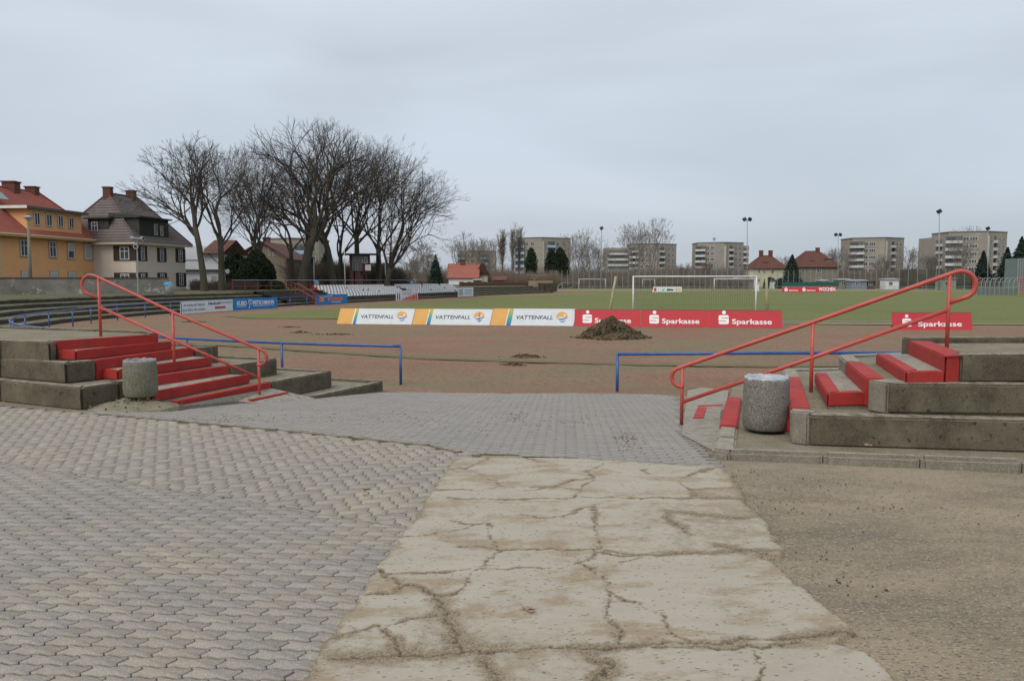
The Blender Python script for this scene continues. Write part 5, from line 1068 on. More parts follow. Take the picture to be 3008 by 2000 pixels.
evergreen('dark columnar evergreen left of the brown gabled house', 690, 86, 742, 1.15, 1, z=.5, n=9000, s=.13)
evergreen('broad dark evergreen beside the brown gabled house', 735, 85, 760, 1.3, 2, z=.5, n=8000, s=.13)
evergreen('tall dark evergreen in front of the brown gabled house', 755, 84, 738, 1.35, 3, z=.5, n=11000, s=.13); evergreen('dark evergreen adjoining the tall one at the brown gable', 782, 85, 765, 1.0, 4, z=.5, n=8000, s=.13)
evergreen('low round evergreen bush right of the dark evergreens', 812, 82, 830, 1.1, 5, 'bush', z=.5, n=4000, s=.1)
evergreen('spruce left of the lamp post behind the railing', 915, 105, 760, 1.9, 6, 'spruce', z=.4, n=7000, m=M_spruce, s=.16); evergreen('spruce right of the lamp post under the trees', 962, 108, 738, 2.1, 7, 'spruce', z=.4, n=8000, m=M_spruce, s=.16)
evergreen('green bush low between the two trunks beside the spruces', 935, 104, 800, 1.6, 8, 'bush', z=.4, n=4000, m=M_spruce, s=.15)
evergreen('single dark spruce right of the seats and shed', 1280, 185, 756, 2.3, 9, 'spruce', n=6000, m=M_spruce, s=.25); evergreen('pointed evergreen in front of the blue balconies', 1560, 225, 730, 1.7, 10, n=6000, s=.25)
evergreen('left dark conifer at the right half of the blue balcony block', 1620, 222, 735, 2.0, 11, n=5500, m=M_hedge, s=.28); evergreen('bulky dark conifer at the right half of the blue balcony block', 1645, 224, 729, 2.3, 12, n=6500, s=.28)
evergreen('tall blue green spruce between the pale and the brown roofed house', 2325, 232, 755, 3.6, 13, 'spruce', n=9000, m=M_spruce, s=.32)
evergreen('dark conifer in front of the rightmost block', 2885, 190, 745, 3.0, 14, 'spruce', n=8000, m=M_spruce, s=.28); evergreen('taller dark conifer near the right edge', 2955, 185, 735, 3.2, 15, 'spruce', n=8000, m=M_spruce, s=.28)
evergreen('large dark conifer cut by the right picture edge', 2995, 180, 706, 4.0, 16, 'spruce', n=9000, m=M_spruce, s=.28); evergreen('round dark bush in front of the pale gabled house', 2262, 205, 817, 1.7, 17, 'bush', n=4000, s=.2)
evergreen('round bush right of the pale gabled house', 2292, 200, 820, 1.4, 18, 'bush', n=3000, s=.2); evergreen('yellow green bush at the foot of the white house', 645, 84, 832, .8, 19, 'bush', z=.5, n=2500, s=.1, m=mat('yellow green leaves', (.10, .10, .03), (.07, .08, .03), 3, rough=1))
tg = mat('fresh grass tufts', (.10, .12, .03), rough=1)

# ------------------------------------------------------------ houses
M_glass = mat('dark window glass', (.035, .042, .05), (.08, .09, .10), .5, rough=.12, spec=.6); M_wfr = mat('white window frame', (.62, .62, .62), rough=.5); M_shut = mat('pale roller shutter', (.40, .40, .40), rough=.6)
def window(T, o, u, n, w_, h, style='cross', name='window', mfr=M_wfr, mgl=M_glass, depth=.06):
    """o centre on wall, u wall direction, n outward normal"""
    m = MB(); z = V(0, 0, 1); rz = math.atan2(u.y, u.x); c = o + n * .02; t = .055 * (w_ / 1.1 + .3); g = MB()
    def bar(cx, cz, sx, sz, mi=0, off=.03, th=.05): m.box(c + u * cx + z * cz + n * off, (sx, th, sz), rz=rz, mi=mi)
    g.box(c, (w_ - t, .03, h - t), rz=rz)
    for s_ in (-1, 1): bar(s_ * (w_ - t) / 2, 0, t, h); bar(0, s_ * (h - t) / 2, w_ - 2 * t, t)
    if 'v' in style: bar(0, 0, t * .9, h - 2 * t, off=.028)
    if 'V' in style:
        for s_ in (-1, 1): bar(s_ * w_ / 6, 0, t * .8, h - 2 * t, off=.028)
    if 'h' in style: bar(0, h * .16, w_ - 2 * t, t * .8, off=.03)
    if 'b' in style: m.box(c + z * h * .22 + n * .025, (w_ - 2 * t, .03, h * .5), rz=rz, mi=2)
    if 'B' in style: m.box(c + n * .025, (w_ - 2 * t, .03, h - 2 * t), rz=rz, mi=2)
    f_ = m.build(name, [mfr, mgl, M_shut], T); g.build('pane', mgl, f_); return f_
def hit(px, py, o, u, n):
    """where the sight line through a photo point meets the wall plane"""
    d = ray(px, py); c = V(0, 0, EYE); t = (o - c).dot(n) / d.dot(n); return c + d * t
def winpx(T, o, u, n, x0, y0, x1, y1, style, **k):
    a, b = hit(x0, (y0 + y1) / 2, o, u, n), hit(x1, (y0 + y1) / 2, o, u, n); c = (a + b) / 2; t, bo = hit((x0 + x1) / 2, y0, o, u, n), hit((x0 + x1) / 2, y1, o, u, n)
    return window(T, V(c.x, c.y, (t.z + bo.z) / 2), u, n, abs((b - a).dot(u)), t.z - bo.z, style, **k)
def frame_px(T, o, u, n, x0, y0, x1, y1, m, name='window_surround', d=.02):
    a, b = hit(x0, (y0 + y1) / 2, o, u, n), hit(x1, (y0 + y1) / 2, o, u, n); c = (a + b) / 2; t, bo = hit((x0 + x1) / 2, y0, o, u, n), hit((x0 + x1) / 2, y1, o, u, n)
    mb = MB(); mb.box(V(c.x, c.y, (t.z + bo.z) / 2) + n * 0, (abs((b - a).dot(u)), d, t.z - bo.z), rz=math.atan2(u.y, u.x)); return mb.build(name, m, T)
def tiles(name, c1, c2, s=14, dirt=(.1, .07, .06)):
    m_ = mat(name, c1, c2, 1.2, 8, rough=.9, col3=dirt, s3=.8, lo3=.6, hi3=.75); nt = m_.node_tree; g = nt.nodes.new('ShaderNodeNewGeometry'); w_ = nt.nodes.new('ShaderNodeTexWave'); w_.bands_direction = 'Z'; w_.inputs['Scale'].default_value = 1.9 if s > 12 else 1.15; w_.inputs['Distortion'].default_value = .25; w_.wave_profile = 'SAW'
    nt.links.new(g.outputs['Position'], w_.inputs[0]); b = nt.nodes.new('ShaderNodeBump'); b.inputs['Distance'].default_value = .12; nt.links.new(w_.outputs['Fac'], b.inputs['Height']); bs = nt.nodes['Principled BSDF']; nt.links.new(b.outputs[0], bs.inputs['Normal'])
    pv = bs.inputs['Base Color'].links[0].from_socket; mx = nt.nodes.new('ShaderNodeMix'); mx.data_type = 'RGBA'; mx.blend_type = 'MULTIPLY'; r_ = nt.nodes.new('ShaderNodeMapRange'); r_.inputs[1].default_value = .55; r_.inputs[2].default_value = 1; nt.links.new(w_.outputs['Fac'], r_.inputs[0]); nt.links.new(r_.outputs[0], mx.inputs[0]); nt.links.new(pv, mx.inputs[6]); mx.inputs[7].default_value = (.45, .45, .48, 1) if s > 12 else (.30, .30, .32, 1); nt.links.new(mx.outputs[2], bs.inputs['Base Color']); return m_
M_rred = tiles('red roof tiles', (.47, .15, .11), (.40, .125, .095), 16); M_rdark = tiles('dark weathered roof tiles', (.17, .14, .13), (.22, .185, .175), 9, (.09, .08, .075)); M_rbrown = tiles('brown red roof tiles', (.165, .072, .056), (.125, .06, .048), 12); M_rorange = tiles('bright red roof tiles', (.37, .13, .095), (.31, .11, .085), 12)
M_chim = mat('chimney brick', (.16, .06, .045), (.11, .05, .04), 6, rough=1)
M_gutter = mat('gutter grey', (.20, .18, .16), rough=.6)
def roof(T, m, C0, u, v, a, b, ze, zr_, ov=.45, ins=(0, 0), name='roof', th=.14, flare=True):
    """hip or gable roof: ridge parallel to u over depth middle; ins = how far ridge ends are set in (0 = gable)"""
    o = C0 - u * ov - v * ov; A, B, D, E = o, o + u * (a + 2 * ov), o + u * (a + 2 * ov) + v * (b + 2 * ov), o + v * (b + 2 * ov)
    A, B, D, E = [V(p.x, p.y, ze) for p in (A, B, D, E)]; mid = v * (b / 2 + ov); K = A + mid + u * (ins[0] + (ov if ins[0] else 0)); Q = B + mid - u * (ins[1] + (ov if ins[1] else 0)); K.z = Q.z = zr_
    mb = MB(); dn = V(0, 0, -th)
    mb.add([A, B, D, E, K, Q] + [p + dn for p in (A, B, D, E)], [(0, 1, 5, 4), (1, 2, 5), (2, 3, 4, 5), (3, 0, 4), (6, 9, 8, 7), (0, 6, 7, 1), (1, 7, 8, 2), (2, 8, 9, 3), (3, 9, 6, 0)])
    o_ = mb.build(name, m, T, recalc=False)
    mb = MB()
    for p, q in ((K, Q), (A, K), (B, Q), (D, Q), (E, K)): mb.tube([p + V(0, 0, .02), q + V(0, 0, .02)], .09, 5)
    mb.build('ridge_tiles', m, T); return K, Q
def walls(T, m, C0, u, v, a, b, z0, z1, name='wall'):
    mb = MB(); p = [C0, C0 + u * a, C0 + u * a + v * b, C0 + v * b]; mb.prism([(q.x, q.y) for q in p], z0, z1); return mb.build(name, m, T)
def gables(T, m, C0, u, v, a, b, ze, zr_, name='gable'):
    for s in (0.0, a):
        p = C0 + u * s; q = p + v * b; k = p + v * b / 2; mb = MB(); e_ = u * (.1 if s == 0 else -.1)
        mb.add([V(p.x, p.y, ze - .02), V(q.x, q.y, ze - .02), V(k.x, k.y, zr_ - .15), V(*(p + e_)[:2], ze - .02), V(*(q + e_)[:2], ze - .02), V(*(k + e_)[:2], zr_ - .15)], [(0, 1, 2), (3, 5, 4), (0, 3, 4, 1), (1, 4, 5, 2), (2, 5, 3, 0)]); mb.build(name, m, T)
def chimney(T, c, w_, zb, zt): 
    mb = MB(); mb.box((c.x, c.y, (zb + zt) / 2), (w_, w_ * .8, zt - zb)); mb.box((c.x, c.y, zt + .06), (w_ * 1.15, w_ * .95, .12)); return mb.build('chimney', M_chim, T)
# orange house
def plaster(n, c, d): return mat(n, c, d, .6, 8, rough=.95, bump=.01, bscale=30, col3=tuple(x * .8 for x in c), s3=.7, lo3=.6, hi3=.8)
M_or = plaster('orange render', (.74, .40, .19), (.68, .36, .165)); M_yel = plaster('pale yellow render', (.60, .44, .24), (.55, .40, .22)); M_beige = plaster('beige window surround', (.42, .34, .24), (.38, .31, .22))
eo = P(290, 712, 77); so_ = P(0, 688.5, 64.8); u = (V(so_.x, so_.y, 0) - V(eo.x, eo.y, 0)).normalized(); n_o = V(-u.y, u.x, 0); n_o = n_o if n_o.x > 0 else -n_o; v_ = -n_o; C0 = V(eo.x, eo.y, 0) - u * .0
T = thing('orange_house', 'orange rendered house with red tiled roof and a long dormer at the left edge', 'house', V(C0.x, C0.y, .3)); AL = 24
ze = 5.45; walls(T, M_or, C0, u, v_, AL, 10, -.3, ze)
rk_ = hit(112, 566, C0 - n_o * 5, u, n_o); K, Q = roof(T, M_rred, C0, u, v_, AL, 10, ze - .05, rk_.z, .7, ((rk_ - C0).dot(u), 5.2))
mb = MB()
for s, w_ in ((-.05, .75), (12.35, 2.6)):
    for k in range(12): mb.box(C0 + u * (s + w_ / 2) + n_o * .04 + V(0, 0, .1 + k * .46), (w_, .12, .44), rz=math.atan2(u.y, u.x))
mb.build('corner_quoins', M_yel, T)
mb = MB(); gz = V(0, 0, ze + .0); mb.tube([C0 - u * .7 + n_o * .75 + gz, C0 + u * AL + n_o * .75 + gz], .09, 6); mb.box(C0 + u * (AL / 2) + n_o * .35 + V(0, 0, ze - .12), (AL + .6, .8, .12), rz=math.atan2(u.y, u.x)); mb.build('gutter', M_yel, T)
s11 = .25513
def zz1(x, y): return x * s11, 500 + y * s11
for (x0, y0, x1, y1, st) in ((232, 805, 312, 990, 'vh'), (565, 825, 640, 1003, 'vh'), (778, 840, 850, 1018, 'b'), (972, 857, 1047, 1028, 'B'), (248, 1170, 330, 1300, 'b'), (580, 1172, 660, 1320, 'vb'), (790, 1180, 862, 1320, 'b'), (986, 1185, 1058, 1320, 'B')):
    a, b = zz1(x0, y0), zz1(x1, y1); frame_px(T, C0, u, n_o, a[0] - 2, a[1] - 4, b[0] + 4, b[1] + 4, M_beige, d=.10); winpx(T, C0 + n_o * .055, u, n_o, a[0], a[1], b[0], b[1], st)
# dormer
Dn = C0 - n_o * .08; a, b = hit(78, 640, Dn, u, n_o), hit(238, 640, Dn, u, n_o); sb, sa = (a - Dn).dot(u), (b - Dn).dot(u); zt1, zb1 = hit(85, 613, Dn, u, n_o).z, hit(85, 674, Dn, u, n_o).z - .15
mb = MB(); pp = [Dn + u * sa, Dn + u * sb, Dn + u * sb - n_o * 2.9, Dn + u * sa - n_o * 2.9]; mb.prism([(q.x, q.y) for q in pp], zb1 - .2, zt1); mb.build('dormer', M_or, T)
mb = MB(); pp = [Dn + u * (sa - .5) + n_o * .45, Dn + u * (sb + .45) + n_o * .45, Dn + u * (sb + .45) - n_o * 3.3, Dn + u * (sa - .5) - n_o * 3.3]; mb.prism([(q.x, q.y) for q in pp], zt1, zt1 + .22); mb.build('dormer_roof', mat('dormer roof felt', (.10, .11, .11), rough=.8), T)
mb = MB(); mb.box((pp[1] + pp[2]) / 2 + V(0, 0, zt1 + .10) + u * .03, (3.8, .06, .25), rz=math.atan2(n_o.y, n_o.x)); mb.build('white_fascia', M_white, T)
for (x0, y0, x1, y1) in ((392, 488, 450, 632), (530, 508, 590, 642), (665, 525, 718, 656), (790, 545, 842, 668)):
    a, b = zz1(x0, y0), zz1(x1, y1); frame_px(T, Dn, u, n_o, a[0] - 1, a[1] - 1, b[0] + 4, b[1] + 1.5, M_beige, d=.08); winpx(T, Dn + n_o * .045, u, n_o, a[0], a[1], b[0] + 1, b[1], 'v')
for px, py, w_ in ((32, 537, 1.15), (94, 552, .95)): q = P(px, py + 10, 72 if px < 60 else 75.5); h_ = hit(px, py, C0 - n_o * 5, u, n_o); chimney(T, V(h_.x, h_.y, 0), w_, K.z - .5, h_.z)
sk_ = C0 + u * 9 - n_o * 2.7; mb = MB(); mb.box(V(sk_.x, sk_.y, 8.95), (1.1, 1.0, .08), M=Matrix.Rotation(math.atan2(u.y, u.x), 3, 'Z') @ Matrix.Rotation(R(-42), 3, 'X')); mb.build('skylight', M_grey, T)
# cream house
M_cream = plaster('cream render', (.64, .56, .47), (.60, .52, .44)); M_shutter = mat('dark brown shutters', (.055, .035, .032), (.045, .04, .03), 5, rough=.8); M_slate = mat('dark shingle', (.04, .043, .038), (.06, .06, .052), 3, rough=.9)
co_ = V(-36.1, 75, 0); re_ = V(-34.4, 82.3, 0); u2_ = (re_ - co_).normalized(); u2_ = V(u2_.x, u2_.y, 0); n2_ = V(u2_.y, -u2_.x, 0); n2_ = n2_ if n2_.x > 0 else -n2_; v2_ = -n2_; nl_ = -u2_
T = thing('cream_house', 'cream house with dark tiled hip roof and brown shutters left of the trees', 'house', V(co_.x, co_.y, .3)); Lr = (re_ - co_).length
walls(T, M_cream, co_, u2_, v2_, Lr, 9, -.3, 5.35); K, Q = roof(T, M_rdark, co_, u2_, v2_, Lr, 9, 5.25, 10.2, .55, (2.0, 1.4))
mb = MB(); mb.box(co_ + u2_ * Lr / 2 + n2_ * .3 + V(0, 0, 5.12), (Lr + 1.1, .62, .12), rz=math.atan2(u2_.y, u2_.x)); mb.box(co_ + v2_ * 4.5 + nl_ * .3 + V(0, 0, 5.12), (10, .62, .12), rz=math.atan2(v2_.y, v2_.x)); mb.build('eaves_board', M_cream, T)
chimney(T, K + V(0, 0, 0), .75, 9.6, 10.7); chimney(T, Q + (K - Q) * .2, .8, 9.2, 10.7)
for (x0, y0, x1, y1, side) in ((1310, 870, 1565, 1042, 'l'), (1590, 872, 1690, 1045, 'r'), (1808, 895, 1912, 1055, 'r'), (2020, 905, 2130, 1062, 'r'), (1318, 1180, 1565, 1262, 'l'), (1590, 1178, 1697, 1262, 'r'), (1812, 1180, 1918, 1262, 'r'), (2027, 1182, 2140, 1335, 'r')):
    a, b = zz1(x0, y0), zz1(x1, y1); o_, uu, nn = (co_, v2_, nl_) if side == 'l' else (co_, u2_, n2_)
    frame_px(T, o_, uu, nn, a[0], a[1], b[0], b[1], M_shutter, 'shutters', d=.12); cx = (a[0] + b[0]) / 2; hw = (b[0] - a[0]) * (.21 if side == 'l' else .2); winpx(T, o_ + nn * .06, uu, nn, cx - hw, a[1] + 3.5, cx + hw, b[1] - 3, 'vh')
# dormers of the cream house
def dormer(T, o, uu, nn, px0, px1, py0, py1, back, m_, mr, wins):
    a, b = hit(px0, py0, o, uu, nn), hit(px1, py0, o, uu, nn); zt_, zb_ = hit((px0 + px1) / 2, py0, o, uu, nn).z, hit((px0 + px1) / 2, py1, o, uu, nn).z
    a, b = V(a.x, a.y, 0), V(b.x, b.y, 0); du = (b - a).normalized(); pp = [a, b, b - nn * back, a - nn * back]; mb = MB(); mb.prism([(q.x, q.y) for q in pp], zb_ - .3, zt_); mb.build('dormer', m_, T)
    pp = [a - du * .25 + nn * .3, b + du * .25 + nn * .3, b + du * .25 - nn * (back + .6), a - du * .25 - nn * (back + .6)]; mb = MB(); mb.prism([(q.x, q.y) for q in pp], zt_, [zt_ + .14, zt_ + .14, zt_ + .5, zt_ + .5]); mb.build('dormer_roof', mr, T)
    for wq in wins: winpx(T, o + nn * .012, uu, nn, *wq, 'vh')
dormer(T, co_ - nl_ * .12, v2_, nl_, 258, 318, 643, 690, 2.2, M_slate, M_slate, [(270, 652, 288, 685)]); dormer(T, co_ - n2_ * .12, u2_, n2_, 408, 494, 644, 698, 2.6, M_slate, M_slate, [(452, 658, 461, 691), (470, 664, 478, 693)])
# white house
M_wh = plaster('white render', (.74, .77, .80), (.70, .72, .76))
A = P(538, 848, 88); B = P(652, 848, 88); A.z = B.z = 0; uw = V(1, 0, 0); T = thing('white_house', 'plain white house with a small red roof behind the first two bare trees', 'house', V(A.x, 88, .3)); Lw = B.x - A.x
walls(T, M_wh, V(A.x, 88, 0), uw, V(0, 1, 0), Lw, 8, 0, 4.6); gw = Lw * .55; gxa = A.x + .25
mb = MB(); zg = P(572, 722, 88).z; mb.add([(gxa, 87.9, 3.9), (gxa + gw, 87.9, 3.9), (gxa + gw, 87.9, 4.6), (gxa + gw * .5 + .4, 87.9, zg), (gxa + gw * .5 - .4, 87.9, zg), (gxa, 87.9, 5.3)] + [(gxa, 92, 3.9), (gxa + gw, 92, 3.9), (gxa + gw, 92, 4.6), (gxa + gw * .5 + .4, 92, zg), (gxa + gw * .5 - .4, 92, zg), (gxa, 92, 5.3)], [(0, 1, 2, 3, 4, 5), (11, 10, 9, 8, 7, 6), (2, 8, 9, 3), (3, 9, 10, 4), (4, 10, 11, 5)]); mb.build('gable', M_wh, T)
mb = MB(); mb.add([(gxa + gw * .8, 87.4, 4.6), (A.x + Lw + .4, 87.4, 4.6), (A.x + Lw + .4, 92, 6.3), (gxa + gw * .8, 92, 6.3), (A.x + Lw + .4, 96.5, 4.6), (gxa + gw * .8, 96.5, 4.6)], [(0, 1, 2, 3), (3, 2, 4, 5), (1, 4, 2), (0, 3, 5)]); mb.build('roof', M_rbrown, T)
mb = MB(); mb.box((A.x + Lw * .5, 87.85, P(600, 794, 88).z), (Lw, .3, .16)); mb.build('ledge', M_slate, T); winpx(T, V(0, 88, 0), uw, V(0, -1, 0), 620, 810, 638, 835, 'B'); mb = MB(); mb.tube([P(610, 743, 87.7), P(646, 778, 87.7)], .04, 5); mb.build('downpipe', M_dark, T)
# brown gabled house
M_br = plaster('brown grey render', (.20, .16, .115), (.17, .14, .105)); Zb = 112; A, B, pk = P(680, 760, Zb), P(852, 768, Zb), P(766, 714, Zb); w_ = B.x - A.x
T = thing('brown_house', 'drab brown house with a wide gable behind the dark evergreens', 'house', V(A.x, Zb, 0)); zE = A.z; walls(T, M_br, V(A.x + .5, Zb, 0), V(1, 0, 0), V(0, 1, 0), w_ - 1, 11, -.3, zE)
mb = MB(); mb.add([(A.x + .5, Zb, zE), (B.x - .5, Zb, zE), (pk.x, Zb, pk.z), (A.x + .5, Zb + .2, zE), (B.x - .5, Zb + .2, zE), (pk.x, Zb + .2, pk.z)], [(0, 1, 2), (3, 5, 4), (1, 4, 5, 2), (0, 2, 5, 3)]); mb.build('gable', M_br, T)
mb = MB(); e_ = [(A.x - .2, Zb - .4, zE - .3), (pk.x, Zb - .4, pk.z + .1), (pk.x, Zb + 11.5, pk.z + .1), (A.x - .2, Zb + 11.5, zE - .3), (B.x + .2, Zb - .4, zE - .3), (B.x + .2, Zb + 11.5, zE - .3)]; mb.add(e_ + [(x, y, z + .2) for x, y, z in e_], [(0, 1, 2, 3), (1, 4, 5, 2), (6, 9, 8, 7), (7, 8, 11, 10), (0, 6, 7, 1), (1, 7, 10, 4)]); mb.build('roof', M_rbrown, T); chimney(T, V(pk.x - .4, Zb + 4, 0), .9, pk.z - .2, pk.z + .9)
for q in ((732, 741, 739, 752), (788, 728, 794, 752), (801, 742, 806, 752)): winpx(T, V(0, Zb, 0), V(1, 0, 0), V(0, -1, 0), *q, 'v')
# small far houses: (label, gable or roof front)
def cottage(label, px0, px1, pyb, pye, pyr, Z, mw, mr, kind, name, wins=(), rz=0, chims=(), dep=9):
    A, B = P(px0, pyb, Z), P(px1, pyb, Z); C_ = V(A.x, A.y, 0); Lc = (B - A).length; ze, zk = P(px0, pye, Z).z, P(px0, pyr, Z + dep / 2).z; T = thing(name, label, 'house', V(A.x, Z, ZF)); cz, sz = math.cos(rz), math.sin(rz)
    uu, vv = V(cz, sz, 0), V(-sz, cz, 0); walls(T, mw, C_, uu, vv, Lc, dep, ZF - .3, ze)
    if kind == 'hip': K, Q = roof(T, mr, C_, uu, vv, Lc, dep, ze - .05, zk, .6, (Lc * .33, Lc * .33))
    elif kind == 'side': K, Q = roof(T, mr, C_, uu, vv, Lc, dep, ze - .05, zk, .4, (0, 0)); gables(T, mw, C_, uu, vv, Lc, dep, ze, zk)
    else: K, Q = roof(T, mr, C_ + uu * Lc, vv, -uu, dep, Lc, ze - .05, P(px0, pyr, Z).z, .4, (0, 0)); gables(T, mw, C_ + uu * Lc, vv, -uu, dep, Lc, ze, P(px0, pyr, Z).z)
    for w_ in wins: winpx(T, C_, uu, -vv, *w_[:4], w_[4] if len(w_) > 4 else 'v')
    for t, h in chims: chimney(T, K.lerp(Q, t), 1.1, K.z - .4, K.z + h)
    return T, C_, uu, vv, K, Q
M_paley = plaster('pale cream render', (.52, .50, .36), (.48, .46, .34)); M_greyr = plaster('grey brown render', (.22, .20, .165), (.19, .175, .145))
T, C_, uu, vv, K, Q = cottage('pale cream house with brown red hip roof and two chimneys beyond the pitch', 2215, 2307, 845, 788, 751, 240, M_paley, M_rbrown, 'hip', 'cream_farmhouse', [(2227, 793, 2232, 803), (2243, 793, 2247, 803), (2265, 793, 2273, 803, 'V'), (2227, 818, 2232, 828), (2244, 818, 2248, 828)], chims=((.05, 1.5), (.95, 1.5)))
dormer(T, C_ - V(0, 0, 0) + vv * 1.8, uu, -vv, 2243, 2254, 771, 781, 3, M_rbrown, M_rbrown, [(2246, 773, 2252, 780)])
mb = MB(); mb.box(V(*(C_ - uu * 2.5)[:2], 1.2) + vv * 3, (5, 4, 3.6)); mb.build('side_annex', M_white, T)
T, C_, uu, vv, K, Q = cottage('grey brown house with tall brown roof left of the wide apartment block', 2344, 2461, 845, 784, 738, 245, M_greyr, M_rbrown, 'hip', 'grey_farmhouse', [(2355, 788, 2362, 801, 'v'), (2376, 788, 2382, 801), (2398, 787, 2412, 801, 'V'), (2400, 816, 2410, 823)], chims=((.9, 1.0),), dep=11)
dormer(T, C_ + vv * 1.8, uu, -vv, 2379, 2391, 768, 778, 3, M_rbrown, M_rbrown, [(2382, 769, 2388, 777)]); dormer(T, C_ + vv * 1.4, uu, -vv, 2428, 2446, 762, 780, 3.5, M_greyr, M_rbrown, [])
cottage('small white cottage with a bright red roof behind the seat blocks', 1318, 1402, 838, 816, 776, 175, M_white, M_rorange, 'side', 'red_roofed_cottage', [(1324, 808, 1329, 820)], chims=((.45, .8),))
cottage('pale yellow gabled cottage left of the poplars', 1402, 1430, 835, 805, 773, 178, M_paley, M_rbrown, 'gable', 'yellow_cottage', [(1410, 784, 1412, 790), (1414, 784, 1416, 790)], dep=10)
cottage('low brown roofed bungalow right of the pale yellow cottage', 1450, 1484, 838, 822, 810, 170, M_greyr, M_rbrown, 'side', 'bungalow', [], dep=6)
cottage('brick red house half hidden behind the control tower trees', 1055, 1125, 838, 800, 775, 135, M_chim, M_rbrown, 'side', 'brick_house', [], dep=8)
0 and cottage('brown roofed house seen between trunks right of the white house', 600, 660, 800, 722, 700, 125, M_wh, M_rbrown, 'side', 'rear_house', [], dep=8)
# ------------------------------------------------------------ prefabricated apartment blocks
M_pan = mat('grey brown concrete panels', (.30, .27, .225), (.26, .235, .20), .25, 6, rough=.95, col3=(.32, .295, .25), s3=.1, lo3=.5, hi3=.6); M_pan2 = mat('darker panel strip', (.24, .225, .20), rough=.95); M_joint = mat('panel joint', (.20, .18, .155), rough=1)
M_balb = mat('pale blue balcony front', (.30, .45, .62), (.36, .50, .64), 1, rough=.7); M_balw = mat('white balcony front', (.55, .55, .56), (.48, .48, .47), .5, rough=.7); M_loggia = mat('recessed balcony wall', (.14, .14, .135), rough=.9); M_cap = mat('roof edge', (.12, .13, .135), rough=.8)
def block(label, Z, pxl, pxc, pxr, pyt, floors, mb_, cols_l, cols_r, fh=2.8, ang=24, annex=None, ptop=None):
    """corner of two facades at pxc; columns: (kind, centre fraction 0..1, width m) with kind B balcony, W window, w small window, s solid light strip"""
    c = P(pxc, pyt, Z); zt = c.z; c = V(c.x, c.y, 0); a = R(ang); ul = V(-math.cos(a), math.sin(a), 0); ur = V(math.cos(a * 1.15), math.sin(a * 1.15), 0); nl, nr = V(-ul.y, ul.x, 0), V(ur.y, -ur.x, 0)
    nl = nl if nl.y < 0 else -nl; nr = nr if nr.y < 0 else -nr
    def ln(px, u_): 
        k = (px - 1504) / FPX; return (k * c.y - c.x) / (u_.x - k * u_.y)
    Ll, Lr_ = ln(pxl, ul), ln(pxr, ur); T = thing('apartment_block', label, 'apartment block', V(c.x, c.y, ZF), group='concrete apartment blocks on the horizon')
    back = (ul + ur).normalized() * 0 + V(0, 12, 0); mb = MB(); pp = [c, c + ur * Lr_, c + ur * Lr_ + back, c + ul * Ll + back, c + ul * Ll]; mb.prism([(q.x, q.y) for q in pp], ZF - .5, zt); mb.build('wall', M_pan, T)
    mb = MB(); mb.prism([(q.x, q.y) for q in [c + (nl + nr) * .12, c + ur * (Lr_ + .2) + nr * .12, c + ur * (Lr_ + .2) + back, c + ul * (Ll + .2) + back, c + ul * (Ll + .2) + nl * .12]], zt, zt + .35); mb.build('roof_edge', M_cap, T)
    for u_, n_, L_, cols in ((ul, nl, Ll, cols_l), (ur, nr, Lr_, cols_r)):
        mb = MB(); rz = math.atan2(u_.y, u_.x)
        for f in range(floors + 1): mb.box(c + u_ * (L_ / 2) + n_ * .005 + V(0, 0, zt - 1.3 - f * fh), (L_ - .1, .03, .07), rz=rz)
        mb.build('panel_joints', M_joint, T)
        for kind, t, w_ in cols:
            if kind == 's': mb = MB(); mb.box(c + u_ * (t * L_) + n_ * .02 + V(0, 0, (zt - 1.3 + ZF) / 2), (w_, .06, zt - 1.3 - ZF), rz=rz); mb.build('light_strip', M_balw, T); continue
            for f in range(floors):
                z = zt - 1.3 - fh * f - fh * .45; o = c + u_ * (t * L_) + V(0, 0, z)
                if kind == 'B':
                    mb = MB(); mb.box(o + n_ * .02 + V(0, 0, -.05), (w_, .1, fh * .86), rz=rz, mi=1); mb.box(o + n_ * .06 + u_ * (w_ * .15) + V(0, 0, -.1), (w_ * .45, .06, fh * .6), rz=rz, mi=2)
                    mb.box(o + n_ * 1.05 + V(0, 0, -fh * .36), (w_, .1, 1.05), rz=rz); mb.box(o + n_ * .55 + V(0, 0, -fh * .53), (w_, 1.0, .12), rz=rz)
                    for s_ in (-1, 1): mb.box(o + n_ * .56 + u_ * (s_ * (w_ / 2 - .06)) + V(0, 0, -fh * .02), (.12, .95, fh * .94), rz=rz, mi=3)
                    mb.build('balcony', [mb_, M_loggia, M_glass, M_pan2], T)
                else: window(T, o + n_ * .02 + V(0, 0, .1), u_, n_, w_, 1.5 if kind == 'W' else 1.3, 'V' if kind == 'W' and w_ > 2.2 else 'v', mfr=M_balw)
    if annex: 
        pa, pb, pyt2, Z2 = annex; A, B = P(pa, pyt2, Z2), P(pb, pyt2, Z2); mb = MB(); mb.box(((A.x + B.x) / 2, Z2 + 6, (A.z + ZF) / 2), (abs(B.x - A.x), 12, A.z - ZF)); mb.build('annex_wall', M_pan, T)
        for f in range(floors): 
            z = A.z - 1.3 - fh * f - 1.2; mb = MB(); mb.box((A.x + (B.x - A.x) * .5, Z2 - .6, z - .6), (abs(B.x - A.x) * .85, 1.1, 1.0)); mb.box((A.x + (B.x - A.x) * .5, Z2 - .05, z + .2), (abs(B.x - A.x) * .8, .12, 2.2), mi=1); mb.build('balcony', [mb_, M_loggia], T)
    return T
